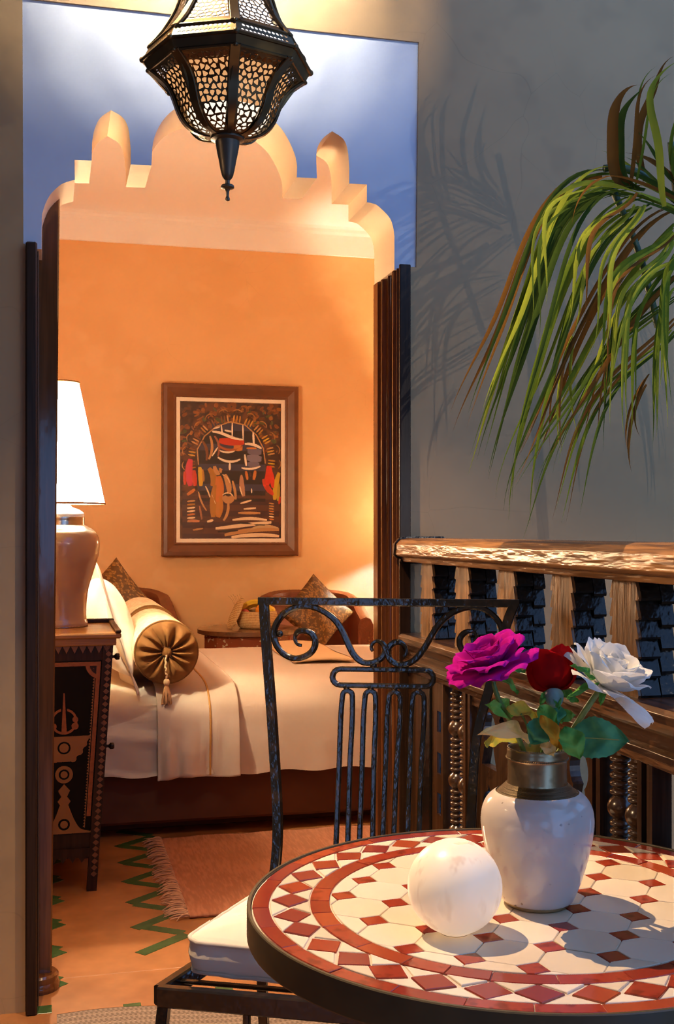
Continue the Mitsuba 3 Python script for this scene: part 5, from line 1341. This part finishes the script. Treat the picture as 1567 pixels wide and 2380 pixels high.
def teeth(y0, y1, z0, z1, n, d, flip=0):
    """stepped outline (y, z): each step flares downwards"""
    h = (z1 - z0) / n
    L, R_ = [], []
    for k in range(n):
        a, b = z1 - k * h, z1 - (k + 1) * h
        L += [(y0 + d, a), (y0, b + h * 0.12), (y0 + d * 0.2, b)]
        R_ += [(y1 - d, a), (y1, b + h * 0.12), (y1 - d * 0.2, b)]
    return Polygon(L + R_[::-1])


YZ = lambda x: M4((x, 0, 0), (0, 1, 0), (0, 0, 1), (1, 0, 0))
zb0, zb1 = 0.966, 1.165
for yc in (2.882, 2.615, 2.338, 2.058, 1.808, 1.545, 1.28):
    y0, y1 = yc - 0.052, yc + 0.052
    bk = put(rl + '__baluster', moved(extr(teeth(y0, y1, zb0, zb1, 6, 0.011), 0.006), YZ(RX)), 'm_balwood')
    put(bk + '__shaded_side', cat(moved(extr(teeth(y0 - 0.001, y1 + 0.001, zb0, zb1, 6, 0.011), 0.036), YZ(RX + 0.006)), moved(extr(teeth(y0 - 0.001, y1 + 0.001, zb0 - 0.0, zb1 - 0.0, 5, 0.011), 0.026), YZ(RX + 0.044)), cbox(RX + 0.005, RX + 0.060, y0 + 0.014, y1 - 0.014, zb0, zb1)), 'm_balblack')  # sides in black: their shade is put into the colour


def spindle_profile(z0, z1):
    z, out, k = z0, [(0.0, z0), (0.013, z0)], 0
    while z < z1 - 0.02:
        big = k % 7 == 6
        h, r = (0.040, 0.0235) if big else (0.0138, 0.0190)
        for t in np.linspace(0.0, 1.0, 9 if big else 6):
            out.append((0.0125 + (r - 0.0125) * math.sin(PI * t) ** 0.7, z + h * t))
        z += h + 0.001
        k += 1
    return out + [(0.013, z1), (0.0, z1)]


spm = mikit.ply(lathe(spindle_profile(0.13, 0.862), 18), 'm_spindle', smooth=50)
for y in (2.690, 2.622, 1.850, 1.785, 1.12):
    put(rl + '__turned_spindle', spm, None, to_world=trans(RX + (0.016 if y > 1.5 else 0.075), y, 0))


def stile(y0, y1, holes=()):
    p = sbox(y0, 0.13, y1, 0.862)
    for hy, hz, hw, hh in holes:
        p = p.difference(sbox(hy - hw / 2, hz - hh / 2, hy + hw / 2, hz + hh / 2))
    return moved(extr(p, 0.007), YZ(RX + 0.004))


put(rl + '__slotted_stile', stile(2.735, 2.850, [(2.787, z, 0.046, 0.055) for z in (0.757, 0.65, 0.545, 0.44, 0.335, 0.23)]), 'm_lowpost')
put(rl + '__end_post', cbox(RX - 0.002, RX + 0.05, 2.850, 2.925, 0.12, 0.865, 0.004), 'm_balblack')
put(rl + '__wall_post', along(ogee([(RX + 0.0, 0.12), (RX + 0.0, 0.866), (RX + 0.05, 0.866), (RX + 0.05, 0.12)], 0.004), 2.925, RY1), 'm_lowpost')
for y0, y1 in ((2.735, 2.752), (2.575, 2.590), (2.545, 2.560), (1.885, 1.900), (1.915, 1.930), (1.735, 1.75), (1.70, 1.718), (1.155, 1.17)):
    put(rl + '__stile_moulding', along(affinity.translate(Polygon([(RX - 0.006, 0.13), (RX - 0.006, 0.862), (RX + 0.03, 0.862), (RX + 0.03, 0.13)]), 0.0 if y0 > 1.69 else 0.06), y0, y1), 'm_lowpost')


def fret(y0, y1, ny, nz):
    p = sbox(y0, 0.13, y1, 0.862)
    w, h = (y1 - y0) / ny, 0.732 / nz
    for i in range(ny):
        for j in range(nz):
            c, d = y0 + (i + 0.5) * w, 0.13 + (j + 0.5) * h
            key = unary_union([Point(c, d + h * 0.12).buffer(w * 0.26, 6), Polygon([(c - w * 0.30, d - h * 0.36), (c + w * 0.30, d - h * 0.36), (c + w * 0.10, d + h * 0.05), (c - w * 0.10, d + h * 0.05)]), Polygon([(c - w * 0.16, d + h * 0.18), (c + w * 0.16, d + h * 0.18), (c, d + h * 0.42)])])
            p = p.difference(key)
            if i: p = p.difference(affinity.rotate(sbox(y0 + i * w - 0.012, d - 0.012 + h * 0.28, y0 + i * w + 0.012, d + 0.012 + h * 0.28), 45))
    return moved(extr(p, 0.022), YZ(RX + (0.012 if y0 > 1.8 else 0.066)))


for y0, y1, n in ((1.930, 2.545, 4), (1.17, 1.70, 4)):
    fk = put(rl + '__fretwork_panel', fret(y0, y1, n, 4), 'm_lowpost')
    for z0, z1 in ((0.838, 0.862), (0.13, 0.155)):
        put(fk + '__carved_border', along(sbox(RX + (0.0 if y0 > 1.8 else 0.056), z0, RX + (0.02 if y0 > 1.8 else 0.07), z1), y0, y1), 'm_lowrail')

# ---- drooping plant beyond the railing
pl = thing('drooping_plant', 'strap-leaved green plant arching down before the grey wall above the railing', 'plant')
BL = [
    ([(1.2294, 2.3926, 2.0805), (1.1446, 2.3727, 2.0513), (1.0753, 2.3591, 1.9861), (1.0119, 2.3441, 1.8824), (0.9444, 2.3404, 1.7170), (0.8895, 2.3542, 1.6038), (0.8551, 2.3835, 1.5096)], 0.016, 'c', 2),
    ([(1.2486, 2.3878, 2.0676), (1.1257, 2.3774, 2.0191), (1.0432, 2.3569, 1.8970), (0.9718, 2.3336, 1.7264), (0.9169, 2.3473, 1.5755), (0.8849, 2.3554, 1.4764)], 0.014, 'c', 2),
    ([(1.2678, 2.3829, 2.0508), (1.1401, 2.3635, 1.9968), (1.0450, 2.3152, 1.8491), (0.9788, 2.2906, 1.6817), (0.9383, 2.3007, 1.5331), (0.9141, 2.3274, 1.4138)], 0.016, 'a', 3),
    ([(1.2870, 2.3781, 2.0360), (1.1499, 2.3404, 1.9669), (1.0503, 2.2932, 1.8068), (0.9842, 2.2686, 1.6321), (0.9396, 2.2798, 1.4940), (0.9158, 2.3064, 1.3753)], 0.016, 'd', 3),
    ([(1.3157, 2.3709, 2.0162), (1.1872, 2.3310, 1.9380), (1.0820, 2.2852, 1.7881), (1.0155, 2.2607, 1.6229), (0.9673, 2.2522, 1.4646), (0.9574, 2.2753, 1.3145)], 0.015, 'a', 3),
    ([(1.3445, 2.3637, 2.0063), (1.2152, 2.3240, 1.9140), (1.1138, 2.2773, 1.7600), (1.0423, 2.2540, 1.5953), (0.9717, 2.2511, 1.4463), (0.9485, 2.2775, 1.3191)], 0.012, 'd', 2),
    ([(1.2107, 2.3560, 2.0240), (1.0816, 2.3060, 1.9623), (1.0193, 2.2804, 1.9045), (1.0003, 2.2645, 1.8163), (0.9976, 2.2652, 1.6874)], 0.015, 'b', 2),
    ([(1.2619, 2.3122, 2.0006), (1.1453, 2.2487, 1.9137), (1.0913, 2.2211, 1.8573), (1.0691, 2.2060, 1.7708), (1.0559, 2.2093, 1.6802)], 0.013, 'b', 2),
    ([(1.2806, 2.3076, 1.9765), (1.1814, 2.2397, 1.8766), (1.1356, 2.2099, 1.8116), (1.1192, 2.1934, 1.7164), (1.0998, 2.1983, 1.6168)], 0.015, 'b', 2),
    ([(1.3896, 2.3524, 1.9371), (1.2563, 2.2827, 1.8538), (1.1814, 2.2397, 1.7838), (1.1584, 2.2248, 1.6874), (1.1521, 2.2264, 1.5677)], 0.015, 'b', 2),
    ([(1.3790, 2.3344, 1.9123), (1.2646, 2.2600, 1.8113), (1.2174, 2.2306, 1.7559), (1.1968, 2.2152, 1.6505), (1.1941, 2.2159, 1.5400), (1.1985, 2.2147, 1.4664)], 0.013, 'b', 3),
    ([(1.3790, 2.3344, 1.8828), (1.2932, 2.2735, 1.7968), (1.2454, 2.2442, 1.7320), (1.2246, 2.2288, 1.5981), (1.2219, 2.2295, 1.4682)], 0.011, 'a', 2),
    ([(1.4320, 2.4242, 2.0192), (1.2966, 2.3757, 1.9371), (1.1732, 2.3448, 1.7765), (1.0811, 2.3267, 1.6161), (1.0221, 2.3209, 1.4811), (0.9810, 2.3313, 1.3962)], 0.014, 'c', 3),
    ([(1.4320, 2.4242, 1.9785), (1.3061, 2.3733, 1.8580), (1.2013, 2.3378, 1.7282), (1.1179, 2.3175, 1.5971), (1.0542, 2.3129, 1.4906), (1.0221, 2.3209, 1.4245)], 0.013, 'c', 3),
    ([(1.4108, 2.3883, 1.8472), (1.2862, 2.3371, 1.7514), (1.1733, 2.3036, 1.6351), (1.0999, 2.3014, 1.5377), (1.0404, 2.3163, 1.4528), (0.9810, 2.3313, 1.3585)], 0.013, 'd', 3),
    ([(1.4108, 2.3883, 1.7469), (1.2956, 2.3347, 1.6638), (1.1825, 2.3013, 1.5686), (1.1228, 2.2956, 1.4811), (1.0908, 2.3037, 1.3774), (1.0661, 2.3099, 1.2717)], 0.013, 'c', 2),
    ([(1.4108, 2.3883, 1.7168), (1.2862, 2.3371, 1.6248), (1.1825, 2.3013, 1.5400), (1.1365, 2.2922, 1.4623), (1.1091, 2.2991, 1.3679), (1.0862, 2.3048, 1.2689)], 0.012, 'a', 2),
    ([(1.4108, 2.3883, 1.7870), (1.2768, 2.3394, 1.7027), (1.1641, 2.3059, 1.5971), (1.1136, 2.2979, 1.5094), (1.0816, 2.3060, 1.4340), (1.0679, 2.3094, 1.3774)], 0.009, 'd', 3),
    ([(1.1091, 2.2991, 1.6792), (1.0775, 2.2864, 1.6009), (1.0650, 2.2792, 1.5156), (1.0686, 2.2783, 1.4271)], 0.007, 'b', 3),
    ([(1.1914, 2.2784, 1.6415), (1.1637, 2.2647, 1.5635), (1.1574, 2.2663, 1.5074), (1.1528, 2.2675, 1.4606)], 0.006, 'c', 2),
    ([(1.3790, 2.3344, 1.7945), (1.3070, 2.2700, 1.7302), (1.2847, 2.2550, 1.6321), (1.2829, 2.2554, 1.5283), (1.2802, 2.2561, 1.4340)], 0.012, 'a', 2),
    ([(1.3524, 2.2895, 1.8610), (1.3058, 2.2497, 1.8113), (1.2863, 2.2340, 1.7132), (1.2772, 2.2362, 1.5822)], 0.013, 'a', 2),
    ([(1.3152, 2.3504, 1.5983), (1.2720, 2.3406, 1.5275), (1.2626, 2.3430, 1.4691), (1.2673, 2.3418, 1.4301)], 0.01, 'c', 2),
    ([(1.3057, 2.3528, 2.0398), (1.2390, 2.3489, 2.0629), (1.2238, 2.3321, 2.1243), (1.2227, 2.3221, 2.1882), (1.2432, 2.3169, 2.2315), (1.2893, 2.3157, 2.2518)], 0.026, 'c', 1),
    ([(1.3152, 2.3504, 2.0300), (1.2541, 2.3451, 2.0629), (1.2406, 2.3279, 2.1243), (1.2414, 2.3174, 2.1834), (1.2666, 2.3111, 2.2219), (1.2950, 2.3143, 2.2498)], 0.02, 'd', 1),
    ([(1.3405, 2.3956, 2.0650), (1.3200, 2.3905, 2.1416), (1.3208, 2.3799, 2.1978), (1.3445, 2.3637, 2.2634), (1.3685, 2.3577, 2.3247), (1.3896, 2.3524, 2.3425)], 0.018, 'c', 1),
    ([(1.3058, 2.2497, 1.9623), (1.2872, 2.2337, 2.0314), (1.2748, 2.2265, 2.1028), (1.2603, 2.2302, 2.1961), (1.2817, 2.2351, 2.2373), (1.3378, 2.2416, 2.2830)], 0.017, 'b', 1),
    ([(1.2914, 2.3564, 2.0300), (1.2856, 2.3166, 2.0856), (1.2876, 2.2955, 2.1558), (1.2937, 2.2836, 2.2143), (1.3353, 2.2732, 2.2668)], 0.012, 'a', 2),
    ([(1.4278, 2.3737, 2.0550), (1.3533, 2.3408, 2.0791), (1.3145, 2.3300, 2.1214), (1.2765, 2.3292, 2.1568)], 0.013, 'd', 2),
    ([(1.4278, 2.3737, 2.0150), (1.3541, 2.3613, 2.0459), (1.2771, 2.3600, 2.0692), (1.2200, 2.3743, 2.0712)], 0.02, 'd', 3),
    ([(1.4116, 2.3468, 1.9767), (1.3334, 2.3252, 1.9948), (1.2384, 2.3078, 2.0072), (1.1457, 2.2899, 2.0000), (1.0911, 2.2830, 1.9659), (1.0418, 2.2747, 1.8766)], 0.014, 'a', 3),
    ([(1.4116, 2.3468, 2.0558), (1.3723, 2.3361, 2.0987), (1.3665, 2.3169, 2.1603), (1.3806, 2.3134, 2.2090)], 0.016, 'a', 2),
    ([(1.4116, 2.3468, 1.8580), (1.3137, 2.3095, 1.8248), (1.2189, 2.2715, 1.7547), (1.1637, 2.2647, 1.6571), (1.1365, 2.2716, 1.5635), (1.1093, 2.2784, 1.4886)], 0.012, 'b', 2),
]
rp = random.Random(9)
count = 0
BW = {'a': 'm_blade_a', 'b': 'm_blade_b', 'c': 'm_blade_c', 'd': 'm_blade_d'}
for pts, w, m, copies in BL:
    for c in range(round(copies * 1.5) if copies > 1 else 1):
        P = np.array(pts, float)
        if c:
            s = np.linspace(0.3, 1, len(P))[:, None]
            P = P + s * np.array([rp.uniform(-0.035, 0.05), rp.uniform(-0.10, 0.10), rp.uniform(-0.05, 0.045)])
        n = 26
        C_ = curve(P, n)
        s = np.linspace(0, 1, n)
        ww = w * (0.55 + 0.45 * np.sin(PI * s ** 0.7)) * np.clip((1 - s) * 3.2, 0.03, 1) * (rp.uniform(0.55, 0.92) if copies > 1 else 1.0)
        side = RV + 0.55 * FV * rp.uniform(-1, 1) + 0.3 * UV * rp.uniform(-0.5, 0.5)
        mm = m if c == 0 else rp.choice([m, m, 'a', 'd', 'b', 'c'])
        put(pl + '__blade', ribbon(C_, ww, np.tile(side, (n, 1)), 0.28), BW[mm], True)
        count += 1
for k in range(26):                                         # the far side of the crown, beyond the frame
    a, L = rp.uniform(-1.3, 1.3), rp.uniform(0.35, 0.6)
    c0 = np.array([1.47, 2.42, 1.93 + rp.uniform(-0.12, 0.05)])
    d = np.array([math.cos(a), math.sin(a) * 0.6, 0])
    C_ = curve([c0, c0 + d * L * 0.4 + [0, 0, 0.06], c0 + d * L * 0.8 + [0, 0, -0.12], c0 + d * L + [0, 0, -0.50 * rp.uniform(0.7, 1.2)]], 20)
    s = np.linspace(0, 1, 20)
    put(pl + '__blade', ribbon(C_, 0.014 * (0.55 + 0.45 * np.sin(PI * s ** 0.7)) * np.clip((1 - s) * 3.2, 0.03, 1), np.tile(np.cross(d, UV) + 0.2 * d, (20, 1)), 0.28), BW[rp.choice('aabdc')], True)
put(pl + '__trunk', sweep(curve([(1.47, 2.42, 1.98), (1.49, 2.42, 1.6), (1.56, 2.42, 0.6), (1.58, 2.40, -1.2), (1.56, 2.40, -3.2)], 40), circ(0.016, 10), scale=np.linspace(0.8, 1.7, 40)), 'm_stem', True)
put(pl + '__pot', lathe(prof([(0, -3.5), (0.20, -3.5), (0.26, -3.15), (0.28, -3.1), (0.25, -3.08), (0.23, -3.2), (0, -3.2)], 20), 32, (1.56, 2.40, 0)), 'm_terracotta', 40)
STEMS = [[(1.2534, 2.3866, 2.0360), (1.2774, 2.3805, 1.9767), (1.3013, 2.3745, 1.9174), (1.3304, 2.3775, 1.8405), (1.3696, 2.3883, 1.7250)], [(1.4439, 2.4006, 2.0135), (1.3845, 2.3949, 2.0480), (1.3161, 2.3914, 2.0818), (1.2342, 2.3914, 2.0835)], [(1.4547, 2.4185, 1.9377), (1.4243, 2.4055, 2.0641), (1.4040, 2.3900, 2.1584)]]
for pts in STEMS:
    put(pl + '__stem', sweep(curve(pts, 20), circ(0.0085, 8)), 'm_stem', True)

# ---- added unseen cans for the table and doorway spots
for o, t, lab in (((-0.15, 2.15, 2.95), (0.75, 1.75, 0.75), 'added unseen lamp can aimed at the mosaic table'), ((0.78, 2.20, 3.20), (0.22, 3.02, 0.0), 'added unseen lamp can for the light in the doorway')):
    k = thing('added_spotlight', lab, 'added_spotlight')
    d = np.array(t) - np.array(o); d /= np.linalg.norm(d)
    e = np.cross(d, [0, 1, 0.2]); e /= np.linalg.norm(e)
    m = M4(np.array(o) - d * 0.02, e, np.cross(d, e), d)
    put(k + '__can', moved(lathe([(0, -0.09), (0.04, -0.09), (0.042, -0.085), (0.042, 0.0), (0.040, 0.0), (0.040, -0.05), (0, -0.05)], 24), m), 'm_lantern_dark')
    put(k + '__arm', sweep([np.array(o) - d * 0.1, (o[0], o[1], 3.36)], circ(0.008, 8)), 'm_lantern_dark')
